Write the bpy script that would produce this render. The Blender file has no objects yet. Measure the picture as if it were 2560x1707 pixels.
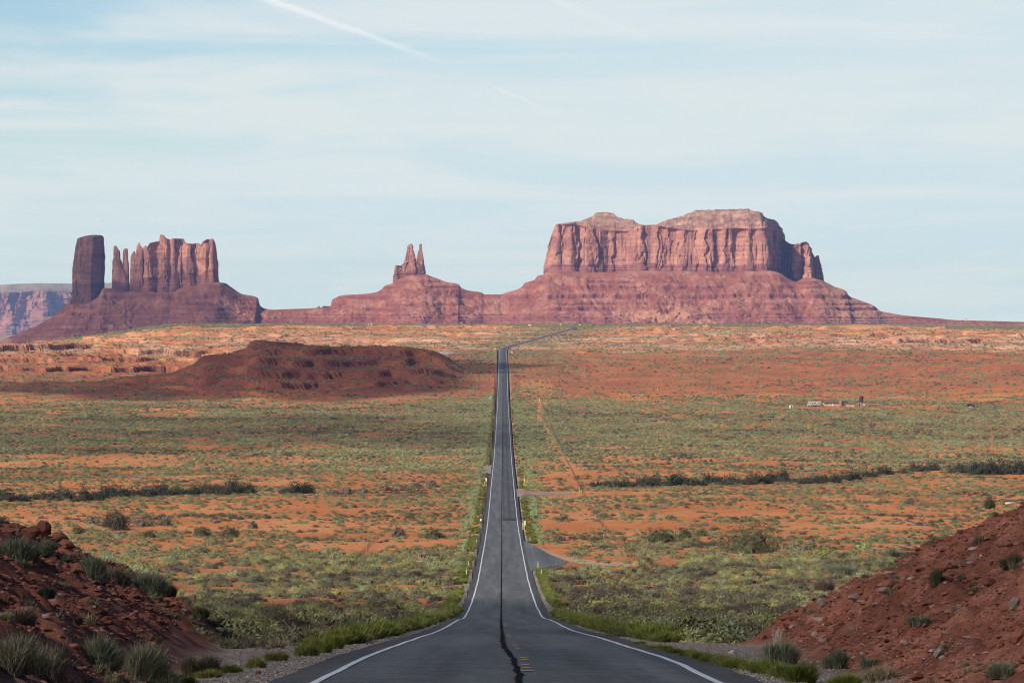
import bpy, math, random
import numpy as np

# ---------------------------------------------------------------- scene, camera, sky, sun, exposure
S = bpy.context.scene
COL = S.collection
F = 10000.0            # focal length in pixels of the 2560 px wide photograph
HY = 800.0             # eye level row
CX = 1280.0

cam = bpy.data.cameras.new("camera")
cam.sensor_fit = 'HORIZONTAL'
cam.sensor_width = 36.0
cam.lens = F / 2560.0 * 36.0
cam.clip_start = 0.5
cam.clip_end = 90000.0
camo = bpy.data.objects.new("camera", cam)
COL.objects.link(camo)
camo.location = (0, 0, 0)
camo.rotation_euler = (math.radians(90) - math.atan((853.5 - HY) / F), 0, 0)
S.camera = camo

SUN_EL = math.radians(33)
SUN_AZ = math.radians(228)          # clockwise from +Y: behind the camera, to its left
SUN_DIR = np.array([math.sin(SUN_AZ) * math.cos(SUN_EL), math.cos(SUN_AZ) * math.cos(SUN_EL), math.sin(SUN_EL)])
S.view_settings.view_transform = 'Standard'
S.view_settings.look = 'None'
S.view_settings.exposure = 0.18
S.view_settings.gamma = 1.0
S.cycles.max_bounces = 6
S.cycles.diffuse_bounces = 3
S.cycles.transparent_max_bounces = 8
S.cycles.volume_bounces = 1
S.cycles.filter_width = 1.05

sun = bpy.data.lights.new("sun", 'SUN')
sun.energy = 5.0
sun.angle = math.radians(0.5)
sun.color = (1.0, 0.94, 0.86)
suno = bpy.data.objects.new("sun", sun)
COL.objects.link(suno)
from mathutils import Vector, Matrix
suno.rotation_euler = Vector(SUN_DIR).to_track_quat('Z', 'Y').to_euler()


class NT:
    """small node-tree helper"""
    def __init__(s, tree):
        s.t = tree
        tree.nodes.clear()

    def n(s, typ, ins=None, **kw):
        nd = s.t.nodes.new(typ)
        for k, v in kw.items():
            setattr(nd, k, v)
        for k, v in (ins or {}).items():
            sock = nd.inputs[k]
            if isinstance(v, bpy.types.NodeSocket):
                s.t.links.new(v, sock)
            else:
                sock.default_value = v
        return nd

    def math(s, op, a, b=0.0, c=0.0, clamp=False):
        return s.n('ShaderNodeMath', {0: a, 1: b, 2: c}, operation=op, use_clamp=clamp).outputs[0]

    def mix(s, f, a, b, blend='MIX'):
        nd = s.n('ShaderNodeMix', data_type='RGBA', blend_type=blend)
        for i, v in ((0, f), (6, a), (7, b)):
            if isinstance(v, bpy.types.NodeSocket):
                s.t.links.new(v, nd.inputs[i])
            else:
                nd.inputs[i].default_value = v
        return nd.outputs[2]

    def ramp(s, fac, pts):
        nd = s.n('ShaderNodeValToRGB', {0: fac})
        e = nd.color_ramp.elements
        while len(e) < len(pts):
            e.new(0.5)
        for el, (p, c) in zip(e, pts):
            el.position = p
            el.color = c if len(c) == 4 else (*c, 1)
        return nd.outputs[0]

    def smooth(s, v, a, b):
        nd = s.n('ShaderNodeMapRange', {0: v, 1: a, 2: b, 3: 0.0, 4: 1.0}, interpolation_type='SMOOTHSTEP')
        return nd.outputs[0]


world = bpy.data.worlds.new("World")
S.world = world
world.use_nodes = True
w = NT(world.node_tree)
sky = w.n('ShaderNodeTexSky', sky_type='NISHITA', sun_disc=False, sun_elevation=SUN_EL, sun_rotation=SUN_AZ,
          altitude=1500.0, air_density=1.0, dust_density=0.6, ozone_density=2.0)
SKY_STRENGTH = 0.06
tc = w.n('ShaderNodeTexCoord')
sep = w.n('ShaderNodeSeparateXYZ', {0: tc.outputs['Generated']})
zz = w.math('ADD', w.math('MAXIMUM', sep.outputs[2], 0.0), 0.035)
pxx = w.math('DIVIDE', sep.outputs[0], zz)
pyy = w.math('DIVIDE', sep.outputs[1], zz)
cvec = w.n('ShaderNodeCombineXYZ', {0: w.math('MULTIPLY', pxx, 0.85), 1: w.math('MULTIPLY', pyy, 0.55), 2: 4.3}).outputs[0]
ns1 = w.n('ShaderNodeTexNoise', {'Vector': cvec, 'Scale': 1.0, 'Detail': 10.0, 'Roughness': 0.58, 'Distortion': 0.9}).outputs[0]
cvec2 = w.n('ShaderNodeCombineXYZ', {0: w.math('MULTIPLY', pxx, 0.28), 1: w.math('MULTIPLY', pyy, 0.8), 2: 9.1}).outputs[0]
ns2 = w.n('ShaderNodeTexNoise', {'Vector': cvec2, 'Scale': 1.0, 'Detail': 9.0, 'Roughness': 0.6, 'Distortion': 0.6}).outputs[0]
both = w.math('ADD', w.math('MULTIPLY', ns1, 0.66), w.math('MULTIPLY', ns2, 0.34))
# the veil is thicker low down and towards the right, thinner in the upper left
lift = w.math('ADD', w.math('MULTIPLY', sep.outputs[2], -4.2), w.math('MULTIPLY', sep.outputs[0], 1.3))
veil = w.smooth(w.math('ADD', both, w.math('ADD', lift, 0.40)), 0.36, 0.68)
high = w.math('SUBTRACT', 1.0, w.smooth(sep.outputs[2], 0.085, 0.17))
veil = w.math('MULTIPLY', veil, high)
veil = w.math('MULTIPLY', veil, 0.95)
clear = w.mix(1.0, sky.outputs[0], w.mix(w.smooth(sep.outputs[2], 0.09, 0.18), (1.42, 1.54, 1.63, 1), (0.95, 0.98, 1.05, 1)), 'MULTIPLY')
K = 1.0 / SKY_STRENGTH
vcol = w.mix(w.smooth(both, 0.40, 0.60), (0.560 * K, 0.680 * K, 0.745 * K, 1), (0.640 * K, 0.712 * K, 0.750 * K, 1))
vcol = w.mix(1.0, vcol, w.mix(w.smooth(sep.outputs[2], 0.0, 0.055), (0.885, 0.965, 1.07, 1), (1, 1, 1, 1)), 'MULTIPLY')
skycol = w.mix(veil, clear, vcol)
bg = w.n('ShaderNodeBackground', {'Color': skycol, 'Strength': SKY_STRENGTH})
w.n('ShaderNodeOutputWorld', {'Surface': bg.outputs[0]})

# ---------------------------------------------------------------- noise
rng = np.random.default_rng(7)
random.seed(7)


def _hash(ix, iy, iz, seed):
    h = (ix.astype(np.uint32) * np.uint32(374761393) + iy.astype(np.uint32) * np.uint32(668265263)
         + iz.astype(np.uint32) * np.uint32(2246822519) + np.uint32((seed * 3266489917) & 0xffffffff))
    h = (h ^ (h >> np.uint32(13))) * np.uint32(1274126177)
    h = (h ^ (h >> np.uint32(16))) * np.uint32(2654435761)
    return h ^ (h >> np.uint32(15))


_G2 = np.array([(math.cos(a), math.sin(a)) for a in np.arange(16) * math.pi / 8])
_G3 = np.array([(1, 1, 0), (-1, 1, 0), (1, -1, 0), (-1, -1, 0), (1, 0, 1), (-1, 0, 1), (1, 0, -1), (-1, 0, -1),
                (0, 1, 1), (0, -1, 1), (0, 1, -1), (0, -1, -1), (1, 1, 0), (-1, 1, 0), (0, -1, 1), (0, -1, -1)], float)


def p2(x, y, seed=0):
    x, y = np.broadcast_arrays(np.asarray(x, float), np.asarray(y, float))
    ix, iy = np.floor(x).astype(np.int64), np.floor(y).astype(np.int64)
    fx, fy = x - ix, y - iy
    u, v = fx * fx * fx * (fx * (fx * 6 - 15) + 10), fy * fy * fy * (fy * (fy * 6 - 15) + 10)
    z = np.zeros_like(ix)

    def g(a, b):
        gg = _G2[_hash(ix + a, iy + b, z, seed) & np.uint32(15)]
        return gg[..., 0] * (fx - a) + gg[..., 1] * (fy - b)
    n0 = g(0, 0) * (1 - u) + g(1, 0) * u
    n1 = g(0, 1) * (1 - u) + g(1, 1) * u
    return (n0 * (1 - v) + n1 * v) * 1.5


def p3(x, y, z, seed=0):
    x, y, z = np.broadcast_arrays(np.asarray(x, float), np.asarray(y, float), np.asarray(z, float))
    ix, iy, iz = (np.floor(a).astype(np.int64) for a in (x, y, z))
    fx, fy, fz = x - ix, y - iy, z - iz
    u, v, t = (f * f * f * (f * (f * 6 - 15) + 10) for f in (fx, fy, fz))

    def g(a, b, c):
        gg = _G3[_hash(ix + a, iy + b, iz + c, seed) & np.uint32(15)]
        return gg[..., 0] * (fx - a) + gg[..., 1] * (fy - b) + gg[..., 2] * (fz - c)
    a0 = (g(0, 0, 0) * (1 - u) + g(1, 0, 0) * u) * (1 - v) + (g(0, 1, 0) * (1 - u) + g(1, 1, 0) * u) * v
    a1 = (g(0, 0, 1) * (1 - u) + g(1, 0, 1) * u) * (1 - v) + (g(0, 1, 1) * (1 - u) + g(1, 1, 1) * u) * v
    return a0 * (1 - t) + a1 * t


def f2(x, y, o=4, seed=0, gain=0.5):
    s, a = 0, 1.0
    for i in range(o):
        s = s + a * p2(x * 2 ** i, y * 2 ** i, seed + i * 17)
        a *= gain
    return s


def f3(x, y, z, o=3, seed=0, gain=0.5):
    s, a = 0, 1.0
    for i in range(o):
        s = s + a * p3(x * 2 ** i, y * 2 ** i, z * 2 ** i, seed + i * 17)
        a *= gain
    return s


def sm(x, a, b):
    t = np.clip((x - a) / (b - a), 0, 1)
    return t * t * (3 - 2 * t)


def lerp(a, b, t):
    return a + (b - a) * t


def mixc(a, b, t):
    return np.asarray(a) + (np.asarray(b) - np.asarray(a)) * np.asarray(t)[..., None]


def pchip(xs, ys):
    xs, ys = np.array(xs, float), np.array(ys, float)
    h, d = np.diff(xs), np.diff(ys) / np.diff(xs)
    m = np.zeros_like(ys)
    m[0], m[-1] = d[0], d[-1]
    for i in range(1, len(xs) - 1):
        if d[i - 1] * d[i] > 0:
            w1, w2 = 2 * h[i] + h[i - 1], h[i] + 2 * h[i - 1]
            m[i] = (w1 + w2) / (w1 / d[i - 1] + w2 / d[i])

    def f(x):
        x = np.clip(np.asarray(x, float), xs[0], xs[-1])
        i = np.clip(np.searchsorted(xs, x, side='right') - 1, 0, len(xs) - 2)
        t = (x - xs[i]) / h[i]
        t2, t3 = t * t, t * t * t
        return ((2 * t3 - 3 * t2 + 1) * ys[i] + (t3 - 2 * t2 + t) * h[i] * m[i]
                + (-2 * t3 + 3 * t2) * ys[i + 1] + (t3 - t2) * h[i] * m[i + 1])
    return f


# ---------------------------------------------------------------- mesh / object helpers
def mesh(name, V, faces, col=None, smooth=False, attrs=None):
    me = bpy.data.meshes.new(name)
    V = np.asarray(V, np.float32).reshape(-1, 3)
    me.vertices.add(len(V))
    me.vertices.foreach_set('co', V.ravel())
    groups = faces if isinstance(faces, list) else [faces]
    idx = np.concatenate([np.asarray(f, np.int32).ravel() for f in groups])
    tot = np.concatenate([np.full(len(f), np.asarray(f).shape[1], np.int32) for f in groups])
    me.loops.add(len(idx))
    me.loops.foreach_set('vertex_index', idx)
    me.polygons.add(len(tot))
    me.polygons.foreach_set('loop_start', np.concatenate([[0], np.cumsum(tot)[:-1]]).astype(np.int32))
    me.polygons.foreach_set('loop_total', tot)
    me.polygons.foreach_set('use_smooth', np.full(len(tot), bool(smooth)))
    me.update(calc_edges=True)
    if col is not None:
        a = me.attributes.new('Col', 'FLOAT_COLOR', 'POINT')
        c = np.ones((len(V), 4), np.float32)
        c[:, :3] = np.clip(np.asarray(col).reshape(-1, 3), 0, 1)
        a.data.foreach_set('color', c.ravel())
    for k, v in (attrs or {}).items():
        a = me.attributes.new(k, 'FLOAT', 'POINT')
        a.data.foreach_set('value', np.asarray(v, np.float32).ravel())
    return me


def obj(name, me, mat=None, parent=None, loc=None, **props):
    o = bpy.data.objects.new(name, me)
    COL.objects.link(o)
    if mat is not None and me is not None:
        if len(me.materials) == 0:
            me.materials.append(mat)
    if parent is not None:
        o.parent = parent
    if loc is not None:
        o.location = loc
    for k, v in props.items():
        o[k] = v
    return o


def empty(name, loc, label, category, group=None, rz=0.0):
    o = bpy.data.objects.new(name, None)
    COL.objects.link(o)
    o.empty_display_size = 0.3
    o.location = loc
    o.rotation_euler = (0, 0, rz)
    o['label'] = label
    o['category'] = category
    if group:
        o['group'] = group
    return o


def tag(o, label, category, group=None):
    o['label'] = label
    o['category'] = category
    if group:
        o['group'] = group
    return o


def grid_faces(nr, nc, wrap=False):
    r = np.arange(nr - 1)[:, None]
    c = np.arange(nc if wrap else nc - 1)[None, :]
    c1 = (c + 1) % nc
    a = r * nc + c
    b = r * nc + c1
    return np.stack([a, b, b + nc, a + nc], -1).reshape(-1, 4)


class MB:
    """collects boxes, bars and lathes into one mesh"""
    def __init__(s):
        s.v, s.f, s.n = [], {}, 0

    def add(s, V, Fs):
        V = np.asarray(V, float).reshape(-1, 3)
        for f in Fs:
            s.f.setdefault(len(f), []).append([i + s.n for i in f])
        s.v.append(V)
        s.n += len(V)
        return s

    def box(s, c, d, rz=0.0, taper=1.0, shear=(0, 0)):
        hx, hy, hz = d[0] / 2, d[1] / 2, d[2] / 2
        V = []
        for z in (-1, 1):
            k = taper if z > 0 else 1.0
            for (x, y) in ((-1, -1), (1, -1), (1, 1), (-1, 1)):
                X, Y = x * hx * k + (shear[0] if z > 0 else 0), y * hy * k + (shear[1] if z > 0 else 0)
                V.append((c[0] + X * math.cos(rz) - Y * math.sin(rz), c[1] + X * math.sin(rz) + Y * math.cos(rz), c[2] + z * hz))
        return s.add(V, [(0, 3, 2, 1), (4, 5, 6, 7), (0, 1, 5, 4), (1, 2, 6, 5), (2, 3, 7, 6), (3, 0, 4, 7)])

    def bar(s, a, b, r0, r1=None, n=6):
        r1 = r0 if r1 is None else r1
        a, b = Vector(a), Vector(b)
        q = (b - a).normalized().to_track_quat('Z', 'Y')
        V = []
        for p, r in ((a, r0), (b, r1)):
            for i in range(n):
                t = 2 * math.pi * i / n
                V.append(p + q @ Vector((r * math.cos(t), r * math.sin(t), 0)))
        Fs = [(i, (i + 1) % n, n + (i + 1) % n, n + i) for i in range(n)]
        Fs += [tuple(range(n))[::-1], tuple(range(n, 2 * n))]
        return s.add([tuple(v) for v in V], Fs)

    def prism(s, prof, y0, y1):
        """profile in x,z extruded along y"""
        n = len(prof)
        V = [(x, y0, z) for x, z in prof] + [(x, y1, z) for x, z in prof]
        Fs = [(i, (i + 1) % n, n + (i + 1) % n, n + i) for i in range(n)] + [tuple(range(n))[::-1], tuple(range(n, 2 * n))]
        return s.add(V, Fs)

    def mesh(s, name):
        return mesh(name, np.concatenate(s.v), [np.array(f) for f in s.f.values()])

    def build(s, name, mat, parent=None, **props):
        return obj(name, s.mesh(name), mat, parent, **props)


def W(px, py, D):
    return np.array([(px - CX) * D / F, D, -(py - HY) * D / F])


# ---------------------------------------------------------------- materials
def material(name):
    m = bpy.data.materials.new(name)
    m.use_nodes = True
    return m, NT(m.node_tree)


def finish(n, bsdf):
    n.n('ShaderNodeOutputMaterial', {'Surface': bsdf})


def plain(name, c, rough=0.7, var=0.15, scale=3.0, metal=0.0, spec=0.3):
    m, n = material(name)
    tcx = n.n('ShaderNodeTexCoord').outputs['Object']
    ns = n.n('ShaderNodeTexNoise', {'Vector': tcx, 'Scale': scale, 'Detail': 4.0}).outputs[0]
    cc = n.ramp(ns, [(0.3, tuple(x * (1 - var) for x in c)), (0.7, tuple(min(1, x * (1 + var)) for x in c))])
    b = n.n('ShaderNodeBsdfPrincipled', {'Base Color': cc, 'Roughness': rough, 'Metallic': metal, 'Specular IOR Level': spec})
    finish(n, b.outputs[0])
    return m


def vcol(name, scales, amt=0.25, rough=0.95, bump=None):
    """vertex colour (the rock or soil itself) broken up by procedural noise"""
    m, n = material(name)
    a = n.n('ShaderNodeAttribute', attribute_name='Col').outputs['Color']
    pos = n.n('ShaderNodeNewGeometry').outputs['Position']
    c = a
    last = None
    for sc, st in scales:
        v = n.n('ShaderNodeVectorMath', {0: pos, 1: st}, operation='MULTIPLY').outputs[0]
        ns = n.n('ShaderNodeTexNoise', {'Vector': v, 'Scale': sc, 'Detail': 5.0, 'Roughness': 0.6}).outputs[0]
        c = n.mix(1.0, c, n.ramp(ns, [(0.3, (1 - amt,) * 3), (0.7, (1 + amt,) * 3)]), 'MULTIPLY')
        last = ns
    ins = {'Base Color': c, 'Roughness': rough, 'Specular IOR Level': 0.15}
    if bump:
        ins['Normal'] = n.n('ShaderNodeBump', {'Height': last, 'Strength': bump[0], 'Distance': bump[1]}).outputs[0]
    finish(n, n.n('ShaderNodeBsdfPrincipled', ins).outputs[0])
    return m


def foliage(name, stops, instanced):
    """stops: the plant colours from one individual to the next; 'shade' varies leaf by leaf"""
    m, n = material(name)
    if instanced:
        t = n.n('ShaderNodeAttribute', attribute_name='tint', attribute_type='INSTANCER').outputs['Fac']
    else:
        t = n.n('ShaderNodeObjectInfo').outputs['Random']
    base = n.ramp(t, stops)
    sh = n.n('ShaderNodeAttribute', attribute_name='shade').outputs['Fac']
    c = n.mix(1.0, base, n.n('ShaderNodeCombineColor', {0: sh, 1: sh, 2: sh}).outputs[0], 'MULTIPLY')
    b = n.n('ShaderNodeBsdfPrincipled', {'Base Color': c, 'Roughness': 0.9, 'Specular IOR Level': 0.1})
    finish(n, b.outputs[0])
    return m


# ---------------------------------------------------------------- terrain profile
P = pchip([-30000, -400, 0, 30, 68, 92, 137, 220, 310, 373, 467, 583, 692, 795, 1000, 1309, 1714, 2057, 2450, 2880, 3303, 3673,
           4000, 4235, 4600, 5000, 5400, 5600, 6500, 9000, 10300, 30000],
          [-6, -2, -1.7, -3.6, -6.2, -7.8, -11, -17, -23.2, -27.6, -32.6, -37.6, -41.2, -44.4, -49.4, -53.2, -57.4, -57.8, -57.2, -54.7, -44.9, -37.5,
           -33.6, -31.8, -27, -20.0, -12.2, -9.8, -9.0, -10, -12, -32])
PL = pchip([-30000, 1500, 2000, 2900, 3500, 3700, 4000, 4300, 4700, 5200, 5600, 6500, 9000, 10300, 30000],
           [-55, -55.5, -57.6, -56.5, -56, -53, -44, -36, -28.5, -17, -9.8, -9.0, -10, -12, -32])
HILL = pchip([-250, 60, 163, 234, 272, 306, 382, 428, 477, 494, 503, 512, 600, 617, 624, 660, 700, 830, 1000, 1100, 1180, 1230, 1280, 1400],
             [988, 977, 966, 954, 945, 940, 931, 925, 912, 900, 891, 888, 873, 868, 853, 849, 852, 860, 866, 874, 888, 898, 912, 940])

# road centre line
_road = [(-100, 0.3), (68, 0.1), (137, -0.07), (310, -0.6), (700, -1.6), (1309, -3.1), (2057, -4.7), (2880, -6.6), (3673, -8.3), (4120, -9.4)]
_yy = np.linspace(4200, 5640, 600)
_rows = HY - F * P(_yy) / _yy
for px_, py_ in ((1262, 869.5), (1271, 866.5), (1286, 862), (1321, 853), (1355, 843.5), (1389, 833.5), (1415, 826.5), (1432, 822.5), (1438, 820.5)):
    d_ = float(np.interp(-py_, -_rows, _yy))
    _road.append((d_, (px_ - CX) * d_ / F))
_road += [(5700, 84), (5800, 78), (5950, 55), (6200, 0), (6700, -130)]
RX = pchip([a for a, b in _road], [b for a, b in _road])


def terrace(z, H, sharp, warp):
    u = (z + warp) / H
    k = np.floor(u)
    f = u - k
    g = np.clip((f - 0.5) * sharp + 0.5, 0, 1)
    g = 0.22 * f + 0.78 * (g * g * (3 - 2 * g))
    return H * (k + g) - warp


def ground_raw(X, Y):
    X, Y = np.broadcast_arrays(np.asarray(X, float), np.asarray(Y, float))
    Yp = np.maximum(Y, 1.0)
    a = X / np.maximum(Yp, 30.0)
    d = X - RX(Y)
    ad = np.abs(d)
    away = sm(ad, 14, 90)
    wob = f2(X / 420.0, Y / 420.0, 4, 3)
    far = sm(Y, 2600, 4000)
    Yw = Y + wob * 260 * far * sm(ad, 25, 260)
    z = P(Yw)
    left = sm(-a, 0.022, 0.06) * sm(Y, 1800, 2800)
    z = lerp(z, PL(Yw), left)
    # the plateau falls away at the far left and dips a little at the far right
    z = z - np.clip((-0.086 - a) / 0.04, 0, 3) * 31 * sm(Y, 4300, 5600) * np.clip(Yp / 5600, 0.5, 2.0) ** 1.15
    z = z - np.clip((a - 0.085) / 0.04, 0, 3) * 4.5 * sm(Y, 4600, 5600)
    # ledges of the escarpment
    band = sm(Y, 3500, 4000) * (1 - sm(Y, 5550, 5900)) * sm(ad, 20, 130)
    pres = sm(f2(X / 520.0, Y / 520.0, 3, 31), -0.55, 0.15)
    H = 7.0
    zt = terrace(z, H, 14.0, 1.9 * f2(X / 60.0, Y / 60.0, 3, 41) + 2.4 * p2(X / 240.0, Y / 240.0, 43))
    z = lerp(z, zt, band * pres)
    # bare rock scarps
    for yc, hh, m_, sd_ in ((4720, 8.0, sm(a, 0.045, 0.07), 33), (5050, 5.0, sm(a, 0.01, 0.04), 34), (4330, 9.0, sm(-a, 0.055, 0.08), 35), (3900, 12.0, sm(-a, 0.070, 0.088), 36), (4080, 6.0, sm(-a, 0.070, 0.088), 38), (4420, 6.0, sm(-a, 0.002, 0.012) * (1 - sm(-a, 0.03, 0.05)), 37)):
        s_ = Y - (yc + 150 * f2(X / 260.0, 0.3, 3, sd_) + 26 * f2(X / 28.0, 0.7, 3, sd_ + 10))
        on = m_ * np.maximum(sm(f2(X / 130.0, 0.9, 2, sd_ + 20), -0.45, 0.05), 0.75 * (sd_ in (36, 35)))
        z = z + on * hh * (sm(s_, -4, 4) - sm(s_, -170, 170))
    # dark hill on the left
    pxh = CX + a * F
    Yr = 3360.0
    zr = -(HILL(pxh) - HY) / F * Yr
    hn = f2(X / 130.0, Y / 130.0, 4, 57)
    front = np.where(Y < Yr, (Yr - Y) * 0.088, (Y - Yr) * 0.15)
    zh = zr - front + hn * 2.2 * sm(np.abs(Y - Yr), 10, 120)
    zh = zh - 2.6 * (0.4 - np.abs(p2(X / 38.0 + 0.4 * hn, Y / 230.0, 78))) * sm(np.abs(Y - Yr), 10, 80)
    zh = lerp(zh, terrace(zh, 7.5, 13.0, 1.5 * f2(X / 45.0, Y / 45.0, 3, 77)), 0.85 * sm(np.abs(Y - Yr), 3, 40) + 0.1)
    kx = sm(Y, 2400, 2800) * (1 - sm(Y, 3900, 4300)) * sm(-d, 20, 60)
    k = 2.5
    hmax = np.log(np.exp(np.clip((zh - z) / k, -40, 40)) + 1) * k
    z = z + hmax * kx
    # dunes and hummocks
    amp = 0.10 + 0.35 * sm(Y, 300, 900) + 0.9 * sm(Y, 1200, 3000)
    sc = 6.0 + 26 * sm(Y, 300, 1800)
    z = z + away * amp * (f2(X / 26.0, Y / 26.0, 4, 5) * 0.8 + f2(X / 90.0, Y / 90.0, 3, 9) * 1.6 * sm(Y, 350, 1200))
    z = z + sm(ad, 7, 18) * 0.09 * f2(X / 3.0, Y / 3.0, 3, 11) * (1 - sm(Y, 700, 1200))
    # the wash where the tamarisks grow
    wy = 1640 + 160 * a / 0.1 * 0.4
    z = z - 2.2 * np.exp(-((Y - wy) / 40.0) ** 2) * sm(ad, 14, 60)
    # banks of the cutting in front
    toe = np.where(d < 0, 6.3 + (Y - 68) * 0.040, 6.2 + (Y - 68) * 0.031)
    toe = toe + 0.5 * f2(X / 9.0, Y / 9.0, 2, 15)
    fade = 1 - sm(Y + 10 * p2(X / 7.0, Y / 9.0, 18), 150, 176)
    e = ad - toe
    top = 9.0
    b = np.where(e > 0, np.where(d < 0, 0.71, 0.56) * e * e / (e + 0.9), 0.0)
    top = np.where(d < 0, 8.0, 26.0)
    b = top * (1 - np.exp(-b / top))
    rough = f2(X / 2.4, Y / 2.6, 3, 21) * 0.36 + np.abs(f2(X / 1.1, Y / 1.5, 2, 23)) * 0.20 + f2(X / 6.5, Y / 6.5, 3, 22) * 0.35
    b = b + sm(e, 0.2, 2.0) * rough
    z = z + fade * b * (1 - sm(ad, 60, 120))
    # verge: ground stays a little under the pavement
    z = z - 0.08 - 0.12 * sm(ad, 4.6, 7.5) * (1 - sm(Y, 60, 110)) - 0.35 * sm(ad, 5.2, 9.0) * sm(Y, 120, 200)
    near_road = 1 - sm(ad, 4.15, 4.4 + 1.2 * sm(Y, 300, 1200))
    z = z - near_road * (0.12 + 0.0005 * Yp)
    return z


def gz(x, y):
    return float(ground_raw(np.array([x]), np.array([y]))[0])


def pix(px, py, y0=55.0, y1=5700.0):
    """ground point that the photograph shows at px, py"""
    s = np.exp(np.linspace(math.log(y0), math.log(y1), 5000))
    x = (px - CX) / F * s
    hit = ground_raw(x, s) >= -(py - HY) / F * s
    i = int(np.argmax(hit)) if hit.any() else len(s) - 1
    return float(x[i]), float(s[i]), gz(x[i], s[i])


# ---------------------------------------------------------------- ground sheet
def build_ground():
    a_in = np.arange(-0.152, 0.1521, 0.00062)
    st, aa, ext = 0.00062, 0.152, []
    while aa < math.pi - 0.05:
        st *= 1.35
        st = min(st, 0.12)
        aa = min(aa + st, math.pi)
        ext.append(aa)
    ext = np.array(ext)
    ext = ext[ext < math.pi - 0.02]
    ang = np.concatenate([-ext[::-1], a_in, ext])
    r, rows = 4.0, []
    while r < 28000:
        rows.append(r)
        if r < 60:
            r += 1.2
        elif r < 190:
            r += 0.26
        elif r < 1300:
            r += 0.0065 * r
        elif r < 2900:
            r += 9.0
        elif r < 3000:
            r += 6.0
        elif r < 5700:
            r += 3.6
        else:
            r += 0.03 * r
    rows = np.array(rows + [28000.0])
    A, R = np.meshgrid(ang, rows)
    X, Y = R * np.sin(A), R * np.cos(A)
    Z = ground_raw(X, Y)
    nr, nc = X.shape
    V = np.stack([X, Y, Z], -1).reshape(-1, 3)
    V = np.vstack([V, [[0, 0, P(0) - 0.3]]])
    fan = np.array([[len(V) - 1, (i + 1) % nc, i] for i in range(nc)])
    Fq = grid_faces(nr, nc, True)[:, ::-1]
    # soil colours
    x, y, z = X, Y, Z
    n1 = f2(x / 35.0, y / 70.0, 4, 101)
    n2 = f2(x / 160.0, y / 240.0, 4, 111)
    n3 = f2(x / 7.0, y / 16.0, 3, 121)
    orange = np.array([0.48, 0.168, 0.056])
    pale = np.array([0.55, 0.235, 0.095])
    brown = np.array([0.31, 0.130, 0.068])
    red = np.array([0.33, 0.112, 0.058])
    tan = np.array([0.53, 0.300, 0.190])
    green = np.array([0.20, 0.185, 0.115])
    c = mixc(orange, pale, np.clip(0.30 + 0.8 * n1 + 0.35 * n3, 0, 1))
    c = mixc(c, brown, np.clip((1 - sm(y, 380, 900)) * (0.45 + 0.9 * n2) + 0.25 * np.clip(-n1, 0, 1), 0, 0.85))
    c = mixc(c, brown, sm(y, 1650, 1900) * (1 - sm(y, 2600, 2900)) * np.clip(0.45 + n2, 0, 0.9))
    c = mixc(c, red, sm(y + 160 * n2, 2850, 3050) * (1 - sm(y + 250 * n2, 3950, 4350)) * np.clip(0.72 + 0.7 * n1, 0, 1))
    up = sm(y + 260 * n2, 4000, 4400) * (1 - sm(y, 5500, 5700))
    c = mixc(c, tan, up * np.clip(0.75 + 0.8 * n2 + 0.5 * n1, 0, 1))
    lip = sm(y, 4900, 5200) * (1 - sm(y, 5560, 5680))
    c = mixc(c, pale * [1.02, 1.02, 0.98], lip * np.clip(0.55 + n1, 0, 1))
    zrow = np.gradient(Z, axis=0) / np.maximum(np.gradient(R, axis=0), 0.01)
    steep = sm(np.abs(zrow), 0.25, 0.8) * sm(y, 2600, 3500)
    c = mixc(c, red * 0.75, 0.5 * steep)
    ledge_shade = sm(np.abs(zrow), 0.45, 1.0) * sm(y, 3300, 3900) * sm(f2(x / 70.0, y / 70.0, 3, 151), -0.25, 0.15)
    c = mixc(c, np.array([0.085, 0.040, 0.034]), 0.85 * ledge_shade)  # overhang shadows and dark hollows painted on the steep risers
    c = mixc(c, green, sm(y, 5600, 5800) * 0.8)
    # left hill: dark red mudstone
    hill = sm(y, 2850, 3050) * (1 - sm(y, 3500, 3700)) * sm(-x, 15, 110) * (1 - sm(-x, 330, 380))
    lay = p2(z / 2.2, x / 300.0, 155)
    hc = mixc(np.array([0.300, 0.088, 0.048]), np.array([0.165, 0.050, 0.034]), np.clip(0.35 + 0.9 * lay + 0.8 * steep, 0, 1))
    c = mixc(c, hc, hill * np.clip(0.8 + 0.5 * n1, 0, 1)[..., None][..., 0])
    # cut banks: dark red rubble, greyer and yellower patches
    d = x - RX(y)
    toe = np.where(d < 0, 6.3 + (y - 68) * 0.040, 6.2 + (y - 68) * 0.031)
    bank = sm(np.abs(d) - toe, -0.2, 0.8) * (1 - sm(y, 158, 190))
    m1 = f2(x / 1.6, y / 2.6, 4, 131)
    bc = mixc(np.array([0.195, 0.068, 0.042]), np.array([0.30, 0.120, 0.078]), np.clip(0.4 + 1.0 * m1, 0, 1))
    c = mixc(c, bc, bank)
    # gravel verge and the apron of the side tracks
    vin = (1 - sm(np.abs(d) - (5.6 + 0.9 * (1 - sm(y, 75, 140))), 0.0, 0.7))
    grav = np.array([0.27, 0.220, 0.185]) * (1 + 0.35 * f2(x / 0.25, y / 0.4, 2, 141))[..., None]
    c = mixc(c, grav, vin * (1 - sm(y, 900, 2500) * 0.5))
    bank0 = bank
    spread = sm(d, 3, 5) * (1 - sm(d, 8.0, 9.5)) * sm(y, 100, 114) * (1 - sm(y, 136, 150))
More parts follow.
